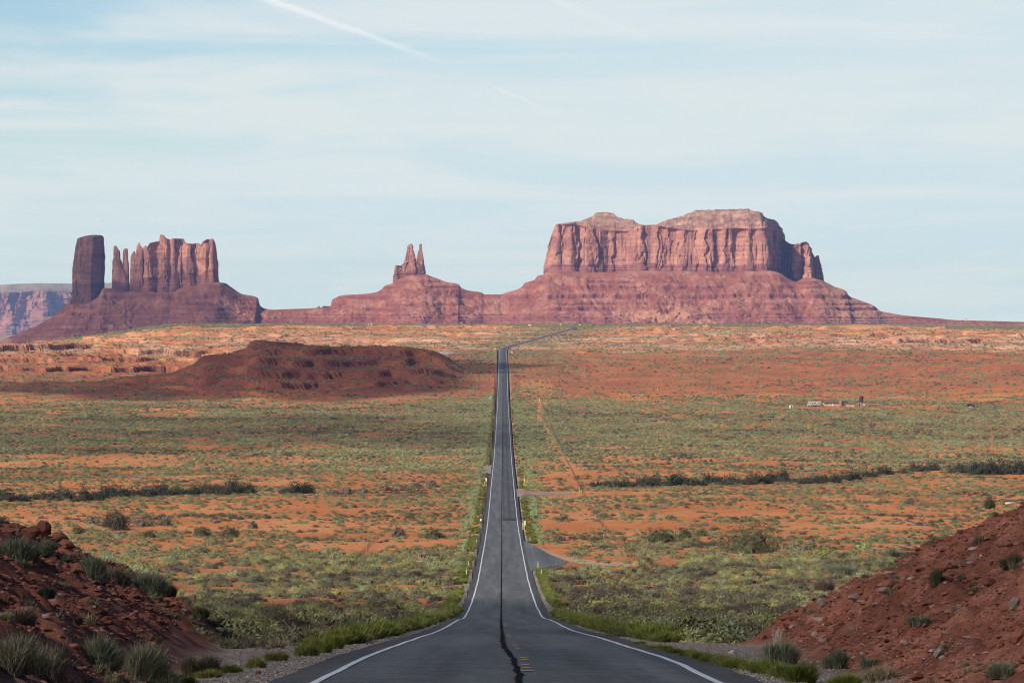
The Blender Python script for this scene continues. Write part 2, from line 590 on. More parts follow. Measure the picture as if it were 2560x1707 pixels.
    spread2 = sm(-d, 3, 5) * (1 - sm(-d, 8.2, 9.0)) * sm(y, 86, 97) * (1 - sm(y, 124, 140))
    c = mixc(c, grav * 1.1, np.maximum(spread, spread2) * 0.9 * (1 - bank0))
    # wheel tracks in the sand to the right of the road
    tx = np.interp(y, [1300, 1500, 1750, 2200, 2400, 2700, 2950], [21, 23, 20, 18.5, 15.5, 19, 20])
    tr = np.exp(-((x - tx) / 2.6) ** 2) * sm(y, 1380, 1480) * (1 - sm(y, 2700, 2900)) * np.clip(0.8 + n3, 0, 1)
    c = mixc(c, pale, tr)
    # bare patch by the gate posts and the old grade that crosses the plain
    gp = np.exp(-((x - 84 - 0.14 * (y - 2850)) / 4.5) ** 4) * sm(y, 2770, 2800) * (1 - sm(y, 2930, 2960))
    c = mixc(c, np.array([0.60, 0.30, 0.15]), gp)
    old = np.exp(-((y - 3690 - 8 * p2(x / 90.0, 0.4, 161)) / 6.0) ** 2) * sm(np.abs(d), 7, 9)
    c = mixc(c, np.array([0.23, 0.20, 0.15]), 0.75 * old)
    sq = sm(x, 5.5, 7) * (1 - sm(x, 30, 31.5)) * sm(y, 2935, 2945) * (1 - sm(y, 3150, 3250))
    c = mixc(c, pale, 0.7 * sq)
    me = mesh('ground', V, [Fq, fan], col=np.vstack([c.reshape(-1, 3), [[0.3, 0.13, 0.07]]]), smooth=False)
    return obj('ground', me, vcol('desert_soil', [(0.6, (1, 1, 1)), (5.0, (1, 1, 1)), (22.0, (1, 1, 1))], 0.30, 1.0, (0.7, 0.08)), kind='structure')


build_ground()

# ---------------------------------------------------------------- road
ys, yv = [], -60.0
while yv < 6000:
    ys.append(yv)
    yv += 0.35 if yv < 140 else min(0.006 * yv, 7.0)
ys = np.array(ys)
rxs = RX(ys)
slope = np.gradient(rxs, ys)
nrm = np.stack([np.ones_like(slope), -slope], -1)
nrm /= np.linalg.norm(nrm, axis=1)[:, None]


def ribbon(name, us, lift, mat, parent=None, sel=None, du=None, extra=None, **props):
    """strip along the road: us = offsets across; du = sideways wander per station"""
    k = slice(None) if sel is None else sel
    yy, xx, nn = ys[k], rxs[k], nrm[k]
    us = np.asarray(us, float)
    U = us[None, :] + (np.zeros(len(yy)) if du is None else du[k])[:, None] if us.ndim == 1 else us[k]
    X = xx[:, None] + U * nn[:, :1]
    Y = yy[:, None] + U * nn[:, 1:]
    crown = -0.012 * np.abs(U)
    Z = np.broadcast_to(P(yy)[:, None], X.shape) + lift * (1 + 0.0016 * np.maximum(yy, 0))[:, None] + crown
    V = np.stack([X, Y, Z], -1)
    me = mesh(name, V, grid_faces(*X.shape), attrs={'lat': U, 'lon': np.broadcast_to(yy[:, None], X.shape)})
    return obj(name, me, mat, parent, **props)


def asphalt_mat():
    m, n = material('asphalt')
    lat = n.n('ShaderNodeAttribute', attribute_name='lat').outputs['Fac']
    lon = n.n('ShaderNodeAttribute', attribute_name='lon').outputs['Fac']
    pos = n.n('ShaderNodeNewGeometry').outputs['Position']
    # the right lane is newer, darker tarmac beyond the first dip
    newer = n.math('MULTIPLY', n.smooth(lat, 0.02, 0.12), n.math('MULTIPLY', n.smooth(lon, 980, 990), n.math('SUBTRACT', 1.0, n.smooth(lon, 9000, 9010))))
    base = n.mix(newer, (0.126, 0.131, 0.134, 1), (0.086, 0.087, 0.093, 1))
    # polished wheel paths
    al = n.math('ABSOLUTE', n.math('SUBTRACT', n.math('ABSOLUTE', lat), 1.8))
    wheel = n.math('SUBTRACT', 1.0, n.smooth(n.math('ABSOLUTE', n.math('SUBTRACT', al, 0.85)), 0.05, 0.55))
    base = n.mix(n.math('MULTIPLY', wheel, 0.45), base, (0.135, 0.142, 0.150, 1))
    shoulder = n.smooth(n.math('ABSOLUTE', lat), 3.65, 3.9)
    base = n.mix(n.math('MULTIPLY', shoulder, 0.55), base, (0.062, 0.056, 0.056, 1))
    v = n.n('ShaderNodeCombineXYZ', {0: n.math('MULTIPLY', lat, 0.8), 1: n.math('MULTIPLY', lon, 0.018), 2: 0.0}).outputs[0]
    big = n.n('ShaderNodeTexNoise', {'Vector': v, 'Scale': 1.0, 'Detail': 6.0, 'Roughness': 0.65}).outputs[0]
    base = n.mix(1.0, base, n.ramp(big, [(0.3, (0.70,) * 3), (0.7, (1.28,) * 3)]), 'MULTIPLY')
    fine = n.n('ShaderNodeTexNoise', {'Vector': pos, 'Scale': 14.0, 'Detail': 3.0, 'Roughness': 0.7}).outputs[0]
    base = n.mix(1.0, base, n.ramp(fine, [(0.3, (0.62,) * 3), (0.7, (1.38,) * 3)]), 'MULTIPLY')
    mott = n.n('ShaderNodeTexNoise', {'Vector': pos, 'Scale': 1.1, 'Detail': 6.0, 'Roughness': 0.7}).outputs[0]
    base = n.mix(1.0, base, n.ramp(mott, [(0.35, (0.80,) * 3), (0.65, (1.16,) * 3)]), 'MULTIPLY')
    # thin cracks running across
    v2 = n.n('ShaderNodeCombineXYZ', {0: n.math('MULTIPLY', lat, 0.22), 1: n.math('MULTIPLY', lon, 0.5), 2: 3.0}).outputs[0]
    cr = n.n('ShaderNodeTexNoise', {'Vector': v2, 'Scale': 1.0, 'Detail': 8.0, 'Roughness': 0.75, 'Distortion': 0.4}).outputs[0]
    crk = n.math('SUBTRACT', 1.0, n.smooth(n.math('ABSOLUTE', n.math('SUBTRACT', cr, 0.5)), 0.0, 0.02))
    patch = n.smooth(n.n('ShaderNodeTexNoise', {'Vector': v, 'Scale': 0.6, 'Detail': 2.0}).outputs[0], 0.42, 0.55)
    base = n.mix(n.math('MULTIPLY', n.math('MULTIPLY', crk, patch), 0.8), base, (0.022, 0.022, 0.026, 1))
    b = n.n('ShaderNodeBsdfPrincipled', {'Base Color': base, 'Roughness': 0.9, 'Specular IOR Level': 0.08})
    finish(n, b.outputs[0])
    return m


def worn_paint(name, c, wear):
    m, n = material(name)
    pos = n.n('ShaderNodeNewGeometry').outputs['Position']
    ns = n.n('ShaderNodeTexNoise', {'Vector': pos, 'Scale': 5.0, 'Detail': 6.0, 'Roughness': 0.7}).outputs[0]
    cc = n.mix(n.smooth(ns, wear - 0.06, wear + 0.06), c, (0.11, 0.11, 0.115, 1))
    finish(n, n.n('ShaderNodeBsdfPrincipled', {'Base Color': cc, 'Roughness': 0.7}).outputs[0])
    return m


MAT_ASPH = asphalt_mat()
MAT_WHITE = worn_paint('white_road_paint', (0.66, 0.70, 0.72, 1), 0.60)
MAT_YEL = worn_paint('yellow_road_paint', (0.60, 0.36, 0.08, 1), 0.64)
MAT_TAR = plain('crack_tar', (0.010, 0.010, 0.012), 0.95, 0.3, spec=0.02)
edge_l = -4.45 + 0.14 * p2(ys / 5.0, 0.3, 201)
edge_r = 4.5 + 0.14 * p2(ys / 5.0, 7.3, 203)
Uroad = np.linspace(0, 1, 19)[None, :] * (edge_r - edge_l)[:, None] + edge_l[:, None]
road = ribbon('road', Uroad, 0.0, MAT_ASPH, kind='structure')
wl = 0.05 * p2(ys / 22.0, 1.7, 205) + 0.03 * p2(ys / 6.0, 3.7, 206)
wr = 0.06 * p2(ys / 26.0, 5.7, 207) + 0.03 * p2(ys / 7.0, 9.7, 208)
ww = 0.075 + 0.00001 * np.maximum(ys, 0)
half = np.array([-1.0, -0.33, 0.33, 1.0])[None, :]
ribbon('edge_line', -3.6 + wl[:, None] + half * ww[:, None], 0.012, MAT_WHITE, road)
ribbon('edge_line', 3.6 + wr[:, None] + half * ww[:, None], 0.012, MAT_WHITE, road)
# meandering tar-filled centre joint
step = np.interp(ys, [-60, 60, 76, 92, 112, 135, 4000, 6000], [-0.05, -0.02, 0.03, -0.03, -0.20, -0.26, -0.05, 0.0])
mean = step + 0.05 * p2(ys / 4.3, 0.9, 211) + 0.045 * p2(ys / 1.3, 2.9, 212)
tw = np.clip(0.088 + 0.045 * p2(ys / 2.3, 4.9, 213) + 0.065 * p2(ys / 0.6, 8.9, 214), 0.025, 0.22)
tw = tw * np.interp(ys, [0, 90, 130], [0.52, 0.62, 0.85])
tw = np.where(ys > 300, 0.065 + 0.03 * p2(ys / 14.0, 1.1, 215), tw)
ribbon('crack_sealant', mean[:, None] + half * tw[:, None], 0.022, MAT_TAR, road)


def dashes():
    V, Fs = [], []
    y = 30.0
    while y < 1150:
        L = 0.75
        for side, keep in ((0.18, 0.50 if y < 250 else 0.25), (-0.20, 0.10 if y < 90 else 0.03)):
            if random.random() > keep:
                continue
            x0 = float(RX(y)) + side + float(np.interp(y, [40, 76, 92, 112, 140, 400, 1200], [0.03, 0.02, 0.06, 0.0, -0.17, -0.2, -0.16]))
            hw = random.uniform(0.07, 0.13)
            l = L * random.uniform(0.6, 1.1)
            i = len(V)
            for (sx, sy) in ((-1, 0), (1, 0), (1, 1), (-1, 1)):
                yy_ = y + sy * l
                V.append((x0 + sx * hw * random.uniform(0.8, 1.1), yy_, float(P(yy_)) + 0.012 * (1 + 0.0016 * yy_)))
            Fs.append((i, i + 1, i + 2, i + 3))
        y += 3.05 if y < 180 else 6.1
    return mesh('centre_line', V, np.array(Fs))


obj('centre_line', dashes(), MAT_YEL, road)
# dark patches across the right lane
MAT_PATCH = plain('patch_tar', (0.035, 0.035, 0.042), 0.8, 0.2)
for y0, y1, a, b in ((980, 1002, 0.1, 3.4), (1262, 1274, 0.1, 3.5), (760, 764, -4.3, -2.4), (3640, 3650, -4.2, 4.2), (2790, 2798, -4.3, 0.0)):
    k = np.where((ys > y0 - 4) & (ys < y1 + 4))[0]
    if len(k) < 2:
        continue
    ribbon('tar_patch', np.linspace(a, b, 6), 0.007, MAT_PATCH, road, sel=k[:max(2, len(k) - 1)])


def sheet(name, pts, lift, mat, sub=6, **props):
    """paved or dirt surface draped on the ground along a quad strip of (left, right) pixel pairs in plan"""
    rows_ = []
    for i in range(len(pts) - 1):
        for t in np.linspace(0, 1, sub, endpoint=(i == len(pts) - 2)):
            l = np.array(pts[i][0]) * (1 - t) + np.array(pts[i + 1][0]) * t
            r = np.array(pts[i][1]) * (1 - t) + np.array(pts[i + 1][1]) * t
            rows_.append([l * (1 - s_) + r * s_ for s_ in np.linspace(0, 1, 9)])
    A = np.array(rows_)
    X, Y = A[..., 0] + RX(A[..., 1]), A[..., 1]
    d = np.abs(X - RX(Y))
    base = np.maximum(ground_raw(X, Y), lerp(P(Y) - 0.012 * d, ground_raw(X, Y), sm(d, 5, 9))) + lift
    base = np.where(d < 5.6, P(Y) - 0.012 * d + 0.004 * (1 + 0.0016 * Y), base)
    me = mesh(name, np.stack([X, Y, base], -1), grid_faces(*X.shape), attrs={'lat': X * 0 + 3.0, 'lon': Y})
    return obj(name, me, mat, **props)


MAT_DIRT = plain('packed_dirt', (0.42, 0.25, 0.16), 1.0, 0.2, 0.4)
MAT_GRAVEL = plain('grey_gravel', (0.24, 0.22, 0.21), 1.0, 0.3, 2.5)
MAT_TRACK = plain('pale_track', (0.30, 0.20, 0.15), 1.0, 0.25, 0.3)
q = lambda px, py: pix(px, py)[:2]
sheet('pull_off', [((4.2, 620), (4.2, 820)), ((5.6, 634), (5.6, 790)), ((7.4, 648), (7.4, 755)), ((9.2, 662), (9.2, 722)), ((10.4, 672), (10.4, 700)), ((11.0, 680), (11.0, 690))], 0.06, MAT_ASPH, kind='structure')
sheet('dirt_track', [((7.4, 752), (6.6, 795)), ((10.0, 704), (10.2, 728)), ((12.6, 676), (13.6, 700)), ((17, 662), (19, 686)), ((22, 657), (24, 676))], 0.04, MAT_DIRT, kind='structure')
sheet('side_track', [((4.3, 1170), (4.3, 1245)), ((8, 1195), (8, 1235)), ((14, 1196), (14, 1226)), ((21, 1202), (21, 1220))], 0.05, MAT_TRACK, kind='structure')
sheet('gravel_apron', [((-8.6, 1470), (-8.6, 1515)), ((-7.2, 1440), (-7.2, 1535)), ((-4.3, 1420), (-4.3, 1560))], 0.05, MAT_GRAVEL, kind='structure')

# ---------------------------------------------------------------- buttes
MAT_ROCK = vcol('butte_sandstone', [(0.05, (1, 1, 3.0)), (0.22, (1, 1, 2.0))], 0.20, 1.0)
MAT_TALUS = vcol('butte_talus', [(0.06, (1, 1, 1)), (0.3, (1, 1, 1.5))], 0.24, 1.0)
DB = 10450.0
SKY = pchip(*zip(*[(-260, 960), (-60, 882), (0, 853), (77, 820), (122, 798), (153, 774), (186, 745), (245, 739), (260, 720), (280, 722), (322, 728),
                   (360, 728), (400, 731), (432, 731), (447, 722), (490, 712), (549, 706), (566, 716), (594, 733), (643, 745), (648, 763),
                   (661, 771), (686, 774), (705, 773), (769, 771), (817, 766), (827, 764), (830, 749.6), (836, 746), (857, 738), (906, 735), (940, 730.5),
                   (958, 719), (961, 714.5), (977, 710), (987, 703), (1020, 690), (1064, 686), (1079, 691), (1118, 705), (1147, 711), (1151, 717.5),
                   (1173, 726.5), (1203, 731), (1212, 736), (1249, 736), (1270, 730), (1306, 716), (1309, 710), (1338, 698), (1343, 690), (1360, 686),
                   (1369, 680), (1400, 678), (1500, 681), (1600, 677), (1700, 677), (1800, 680), (1920, 677), (1941, 680), (1990, 704),
                   (2020, 694), (2052, 700), (2066, 706), (2085, 716), (2117, 729.5), (2120, 737), (2146, 749), (2186, 765), (2201, 777), (2223, 782),
                   (2268, 789), (2342, 795.5), (2391, 800), (2483, 802.5), (2560, 804.5), (2800, 807), (3100, 809)]))
THICK = pchip([-260, 150, 180, 560, 650, 830, 960, 1070, 1200, 1330, 1380, 1900, 2060, 2150, 2300, 3100],
              [5, 10, 150, 170, 30, 15, 60, 60, 20, 60, 420, 420, 260, 60, 20, 10])


TAL = []


def talus_colour(X, Yd, Z, steep, px):
    n1 = f2(X / 70.0, Z / 30.0 + Yd / 200.0, 4, 301)
    n2 = f2(X / 18.0, Yd / 40.0, 3, 311)
    band = p2(Z / 4.5 + 0.6 * p2(X / 90.0, Z / 30.0, 5), X / 800.0, 321)
    base = mixc([0.235, 0.078, 0.050], [0.330, 0.132, 0.084], np.clip(0.45 + 0.8 * n1, 0, 1))
    base = mixc(base, [0.38, 0.19, 0.145], np.clip(0.9 * n2 + 0.6 * n1 - 0.15, 0, 0.8))
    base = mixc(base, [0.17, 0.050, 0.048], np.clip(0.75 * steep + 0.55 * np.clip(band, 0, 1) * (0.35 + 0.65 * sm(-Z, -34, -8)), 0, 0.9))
    fan = sm(px, 1500, 1600) * (1 - sm(px, 1740, 1830)) * (1 - sm(Z, 14, 50)) * sm(f2(X / 60.0, Z / 25.0, 3, 331), -0.5, 0.3)
    base = mixc(base, [0.46, 0.225, 0.135], 0.8 * fan)
    right = sm(px, 2010, 2110) * (1 - sm(px, 2200, 2280)) * (1 - steep)
    base = mixc(base, [0.40, 0.205, 0.145], 0.7 * right)
    left_shade = (1 - sm(px, 560, 900))  # left talus painted darker for the shade lying over it
    return base * lerp(1.0, 0.84, left_shade)[..., None]


def make_talus(p0, p1, parent):
    px = np.arange(p0, p1 + 0.1, 2.0)
    if px[-1] < p1:
        px = np.append(px, p1)
    t_b = np.linspace(1, 0, 26)[:-1]              # back slope
    t_m = np.linspace(0, 1, 16)                   # level under the cliffs
    t_f = np.linspace(0, 1, 210)[1:]              # front slope
    zc = -(SKY(px) - HY) / F * DB
    th = THICK(px)
    zb = np.interp(px, [-260, 0, 120, 300, 420, 560, 3200], [-105, -84, -70, -48, -34, -26, -24])
    zb = np.minimum(zb, zc - 4)
    hgt = zc - zb
    wig = 26 * f2(px / 46.0, 0.5, 4, 341) + 10 * f2(px / 14.0, 3.5, 3, 343)
    rows = []
    for kind, ts in (('b', t_b), ('m', t_m), ('f', t_f)):
        for t in ts:
            if kind == 'b':
                y = DB + th + t * (hgt * 1.6 + 40)
                s = zb + hgt * (1 - t) ** 1.2
            elif kind == 'm':
                y = DB + th * (1 - t)
                s = zc
            else:
                run = hgt * 1.95 + 45
                y = DB - t * run
                s = zb + hgt * (1 - t) ** 1.32
            rows.append((np.broadcast_to(y, px.shape), np.broadcast_to(s, px.shape).copy(), np.full(px.shape, t if kind == 'f' else 0.0)))
    Yd = np.array([r[0] for r in rows])
    Z = np.array([r[1] for r in rows])
    T = np.array([r[2] for r in rows])
    # positions across are taken at the crest distance so that the slope is a real slope
    X = np.broadcast_to(((px - CX) / F * DB)[None, :], Yd.shape).copy()
    env = np.clip(T * 5, 0, 1) * (1 - sm(T, 0.88, 1.0)) * np.clip(hgt / 90.0, 0.15, 1.2)[None, :]
    gul = np.abs(p2(X / 38.0 + 0.9 * f2(X / 60.0, Yd / 70.0, 2, 351), Yd / 260.0, 353))
    gul2 = np.abs(p2(X / 13.0, Yd / 130.0, 355))
    Z0 = Z.copy()
    Z = Z + env * (-4.2 * (0.38 - gul) * (0.6 + 1.2 * sm(f2(X / 140.0, 0.7, 2, 359), -0.3, 0.5)) - 0.3 * (0.35 - gul2) + 7.0 * f2(X / 55.0, Yd / 75.0, 4, 357))
    # ledges at the hard beds
    warp = 2.4 * p2(X / 130.0, Yd / 160.0, 361) + 1.0 * p2(X / 16.0, Yd / 60.0, 362) + 0.35 * p2(X / 7.0, 0.5, 364)
    pres = sm(f2(X / 95.0, Yd / 110.0, 3, 363), -0.42, 0.0)
    face = np.zeros_like(Z)
    for level, h in ((98, 8.0), (84, 9), (58, 15), (40, 7), (27, 11), (13, 6), (4, 7), (-3, 5), (-9, 5), (-24, 8), (-44, 10)):
        pl = pres * sm(p2(X / 150.0, level * 3.1, 371), -0.5, 0.0) if level > 8 else np.full_like(Z, 0.85)
        u = (Z + warp - level) / h
        f_ = np.clip((u + 0.5), 0, 1)
        # gentle tread, then an upright riser
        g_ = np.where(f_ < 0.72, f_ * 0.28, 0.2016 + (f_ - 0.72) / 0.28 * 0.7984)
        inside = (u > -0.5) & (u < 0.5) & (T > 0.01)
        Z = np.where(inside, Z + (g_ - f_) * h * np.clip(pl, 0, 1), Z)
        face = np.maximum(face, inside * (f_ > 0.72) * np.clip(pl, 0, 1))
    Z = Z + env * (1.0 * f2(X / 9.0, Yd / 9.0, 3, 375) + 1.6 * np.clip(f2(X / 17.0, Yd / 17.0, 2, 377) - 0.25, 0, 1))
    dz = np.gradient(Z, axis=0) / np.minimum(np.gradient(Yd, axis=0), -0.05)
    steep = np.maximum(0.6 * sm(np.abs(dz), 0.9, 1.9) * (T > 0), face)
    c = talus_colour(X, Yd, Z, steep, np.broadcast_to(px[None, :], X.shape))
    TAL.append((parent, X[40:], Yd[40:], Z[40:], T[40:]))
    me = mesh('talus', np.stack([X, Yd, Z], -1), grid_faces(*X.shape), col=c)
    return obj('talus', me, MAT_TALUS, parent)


def chaikin(p, n=2):
    p = np.asarray(p, float)
    for _ in range(n):
        q_ = np.roll(p, -1, 0)
        p = np.stack([0.75 * p + 0.25 * q_, 0.25 * p + 0.75 * q_], 1).reshape(-1, p.shape[1])
    return p


def resample(p, ds):
    p = np.vstack([p, p[:1]])
    L = np.concatenate([[0], np.cumsum(np.linalg.norm(np.diff(p, axis=0), axis=1))])
    n = max(24, int(L[-1] / ds))
    s = np.linspace(0, L[-1], n, endpoint=False)
    return np.stack([np.interp(s, L, p[:, i]) for i in range(p.shape[1])], 1), s, L[-1]


CLIFF_LIGHT = np.array([0.46, 0.218, 0.150])
CLIFF_MID = np.array([0.315, 0.134, 0.104])
CLIFF_VARN = np.array([0.140, 0.064, 0.066])
CLIFF_BASE = np.array([0.185, 0.070, 0.062])


def cliff_colour(S_, Z, v, seed, tone=1.0, base_h=0.2):
    """S_: metres along the wall, Z: height, v: 0 foot .. 1 rim"""
    n1 = f2(S_ / 45.0, Z / 60.0, 4, 401 + seed)
    st = f2(S_ / 9.0, Z / 150.0, 4, 411 + seed)
    st2 = f2(S_ / 26.0, Z / 220.0, 3, 421 + seed)
    ly = p2(Z / 7.0, S_ / 400.0, 431 + seed)
    c = mixc(CLIFF_MID, CLIFF_LIGHT, np.clip(0.50 + 0.7 * n1 + 0.65 * ly, 0, 1))
    c = mixc(c, CLIFF_VARN, np.clip(1.5 * st2 + 0.8 * st - 0.22, 0, 0.85) * np.clip(1.15 - 0.5 * v, 0, 1))
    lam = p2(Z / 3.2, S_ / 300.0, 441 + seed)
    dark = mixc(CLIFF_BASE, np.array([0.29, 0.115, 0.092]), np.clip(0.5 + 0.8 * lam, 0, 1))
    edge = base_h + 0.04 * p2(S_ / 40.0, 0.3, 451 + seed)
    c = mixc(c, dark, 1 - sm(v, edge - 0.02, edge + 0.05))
    return c * tone


def wall(name, plan, D0, base, rim, top, parent, nz=80, ds=2.2, batter=14.0, flute=(11.0, 5.0, 1.6), ledge=1.2, seed=0,
         tone=1.0, base_h=0.2, inset_rings=0, mid=None, capcol=None, corner=2, drop=16.0, mat=None):
    """a sheer rock wall round a plan outline: plan = (px, metres behind D0), rim/top = picture rows by px"""
    pl = np.array([((a - CX) / F * (D0 + b), D0 + b) for a, b in plan])
    pl = chaikin(pl, corner)
    pl, s, L = resample(pl, ds)
    n = len(pl)
    tan = np.roll(pl, -1, 0) - np.roll(pl, 1, 0)
    tan /= np.linalg.norm(tan, axis=1)[:, None]
    nor = np.stack([tan[:, 1], -tan[:, 0]], -1)
    cen = pl.mean(0)
    if np.mean(((pl - cen) * nor).sum(1)) < 0:
        nor = -nor
    for _ in range(6):
        nor = (np.roll(nor, 1, 0) + nor + np.roll(nor, -1, 0)) / 3
    nor /= np.linalg.norm(nor, axis=1)[:, None]
    pxs = CX + pl[:, 0] / pl[:, 1] * F
    row = lambda tab, p: np.interp(p, [t[0] for t in tab], [t[1] for t in tab])
    zb = -(row(base, pxs) - HY) / F * D0 - drop
    zr = -(row(rim, pxs) - HY) / F * D0
    v = np.linspace(0, 1, nz)[:, None]
    Z = zb[None, :] + (zr - zb)[None, :] * v
    Sm = np.broadcast_to(s[None, :], Z.shape)
    # periodic noise round the loop: sample on a cylinder-like plan position
    PX_, PY_ = pl[None, :, 0], pl[None, :, 1]
    f1 = f3(PX_ / 62.0, PY_ / 62.0, Z / 260.0, 3, 501 + seed)
    rid = np.abs(f3(PX_ / 26.0, PY_ / 26.0, Z / 170.0, 2, 511 + seed))
    f4 = f3(PX_ / 9.0, PY_ / 9.0, Z / 28.0, 3, 521 + seed)
    lam = p2(Z / 5.0, PX_ / 260.0, 531 + seed) + 0.6 * p2(Z / 2.2, PX_ / 200.0, 532 + seed)
    fm_ = 0.25 + 1.15 * sm(f3(PX_ / 120.0, PY_ / 120.0, Z / 120.0, 2, 533 + seed), -0.25, 0.35)
    low = 1 - sm(v, base_h - 0.03, base_h + 0.04)
    off = batter * (1 - v) ** 1.3 + 0.8 * flute[0] * f1 + 0.45 * flute[1] * fm_ * (np.clip(rid, 0, 0.42) / 0.42 - 0.75) * 1.3 + flute[2] * f4
    crk = np.clip(1 - rid / 0.045, 0, 1) * sm(f3(PX_ / 50.0, PY_ / 50.0, Z / 70.0, 2, 541 + seed), -0.15, 0.25)
    off = off - 5.5 * crk * (flute[1] > 1)
    off = off + ledge * lam * (0.35 + 1.5 * low) + 2.5 * low * (1 - v / max(base_h, 0.01))
    beds = np.round(f3(PX_ / 80.0, PY_ / 80.0, Z / 34.0, 2, 545 + seed) * 4) / 4
    off = off + 3.0 * beds * (flute[1] > 1)
    # jointed blocks: upright slabs that stand forward or back, each broken at its own beds
    rb = np.random.default_rng(900 + seed)
    wd_ = np.clip(rb.lognormal(math.log(17.0 * max(1.0, ds / 2.2)), 0.55, int(L / 4) + 8), 4, 60)
    brk = np.cumsum(wd_)
    ci = np.searchsorted(brk, np.clip(s[None, :] + 11.0 * p2(s[None, :] / 55.0, Z / 42.0, 546 + seed) + 4.0 * p2(s[None, :] / 18.0, Z / 14.0, 547 + seed), 0, L))
    nb = 4
    lev = np.sort(rb.uniform(0.12, 1.0, (len(brk) + 2, nb)), axis=1)
    bi = (v[:, :, None] > lev[ci]).sum(-1)
    shift = np.cumsum(np.concatenate([rb.normal(0, 1.0, (len(brk) + 2, 1)), -np.abs(rb.normal(0, 0.55, (len(brk) + 2, nb)))], 1), 1) + 0.6
    tilt = rb.normal(0, 0.16, len(brk) + 2)
    cen_ = brk - wd_ / 2
    off = off + flute[1] * (0.50 * shift[ci, bi] * (1 - 0.6 * low)) + tilt[ci] * (s[None, :] - cen_[np.clip(ci, 0, len(cen_) - 1)]) * min(1.0, flute[1] / 4)
    off = off * np.ones_like(Z) * (1 - 0.9 * sm(v, 0.95, 1.0))
    X = PX_ + nor[None, :, 0] * off
    Y = PY_ + nor[None, :, 1] * off
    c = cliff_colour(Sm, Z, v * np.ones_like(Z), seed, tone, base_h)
    c = c * (1 - 0.35 * crk)[..., None]
    RX_, RY_, RZ_, RC_ = [X], [Y], [Z], [c]
    # cap: rings drawn in towards the middle line, rising to the skyline
    m = max(inset_rings, 6)
    if mid is None:
        ymid = np.full(n, np.mean(pl[:, 1]))
    else:
        ymid = D0 + row(mid, pxs)
    zt = -(row(top, pxs) - HY) / F * D0
    for k in range(1, m + 1):
        t = k / m
        if inset_rings:
            tz = t + 0.165 * np.sin(t * 2 * math.pi * 3.5 + 1.2 * p2(PX_[0] / 70.0, 0.1, 551 + seed))
            zz_ = zr + (zt - zr) * np.clip(tz, 0, 1) + 2.2 * f2(PX_[0] / 12.0, t * 9.0, 3, 553 + seed) * (t < 0.97)
            dd = (t ** 0.85)
        else:
            zz_ = zr + (zt - zr) * t
            dd = t
        yy_ = Y[-1] + (ymid - Y[-1]) * dd
        xx = X[-1] + ((pxs - CX) / F * yy_ - X[-1]) * min(1, t * 2)
        RX_.append(xx[None]); RY_.append(yy_[None]); RZ_.append(zz_[None])
        if capcol is not None:
            cc = capcol(pl[:, 0], zz_, t)
        else:
            cc = c[-1] * 0.95
        RC_.append(cc[None])
    Xa, Ya, Za, Ca = (np.concatenate(q_) for q_ in (RX_, RY_, RZ_, RC_))
    me = mesh(name, np.stack([Xa, Ya, Za], -1), grid_faces(Xa.shape[0], n, True), col=Ca)
    return obj(name, me, mat or MAT_ROCK, parent)


def spire(name, D0, tab, parent, thick=1.0, seed=0, tone=1.0, base_h=0.0, ds=1.3, facet=0.0, rough=1.0):
    """rock needle from picture rows: tab = (row, left px, right px), bottom to top"""
    tab = np.array(tab, float)
    rows = np.arange(tab[0, 0] + 10, tab[-1, 0], -ds)
    l = np.interp(-rows, -tab[:, 0], tab[:, 1])
    r = np.interp(-rows, -tab[:, 0], tab[:, 2])
    nth = 72
    th = np.linspace(0, 2 * math.pi, nth, endpoint=False)
    z = -(rows - HY) / F * D0
    cxm = ((l + r) / 2 - CX) / F * D0
    hw = (r - l) / 2 / F * D0
    ex = np.sign(np.cos(th)) * np.abs(np.cos(th)) ** 0.62
    ey = np.sign(np.sin(th)) * np.abs(np.sin(th)) ** 0.62
    if facet:
        # one flat face towards the left front, one turned to the right
        ey = np.where(ey < 0, np.maximum(-1, -1 + facet * np.clip(ex - 0.25, 0, 1.2) * 2.1), ey)
    X = cxm[:, None] + hw[:, None] * ex[None, :]
    dep = np.maximum(hw, 0.25 * hw.max())
    Y = D0 + (dep * thick)[:, None] * ey[None, :] + 4
    zz_ = z[:, None] * np.ones((1, nth))
    nx, ny = np.cos(th)[None, :], np.sin(th)[None, :]
    off = 2.2 * f3(X / 16.0, Y / 16.0, zz_ / 40.0, 3, 601 + seed) + 1.1 * f3(X / 5.0, Y / 5.0, zz_ / 9.0, 2, 611 + seed) - 1.8 * np.clip(
        1 - np.abs(f3(X / 14.0, Y / 14.0, zz_ / 90.0, 2, 617 + seed)) / 0.06, 0, 1)
    off = off * rough * np.clip(hw[:, None] / 8.0, 0.25, 1)
    X = X + off * nx * 0.6
    Y = Y + off * ny
    v = np.broadcast_to(((z - z[0]) / (z[-1] - z[0]))[:, None], X.shape)
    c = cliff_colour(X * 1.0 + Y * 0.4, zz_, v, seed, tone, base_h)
    topv = np.array([[cxm[-1], D0 + 4, z[-1] + 0.8]])
    V = np.vstack([np.stack([X, Y, zz_], -1).reshape(-1, 3), topv])
    nr = len(rows)
    fan = np.array([[(nr - 1) * nth + i, (nr - 1) * nth + (i + 1) % nth, nr * nth] for i in range(nth)])
    me = mesh(name, V, [grid_faces(nr, nth, True), fan], col=np.vstack([c.reshape(-1, 3), c[-1].mean(0)[None]]))
    return obj(name, me, MAT_ROCK, parent)


def zA(*pts):   # measured on an enlargement of the left skyline
    return [(x * 0.30612, 480 + y * 0.30612) for x, y in pts]


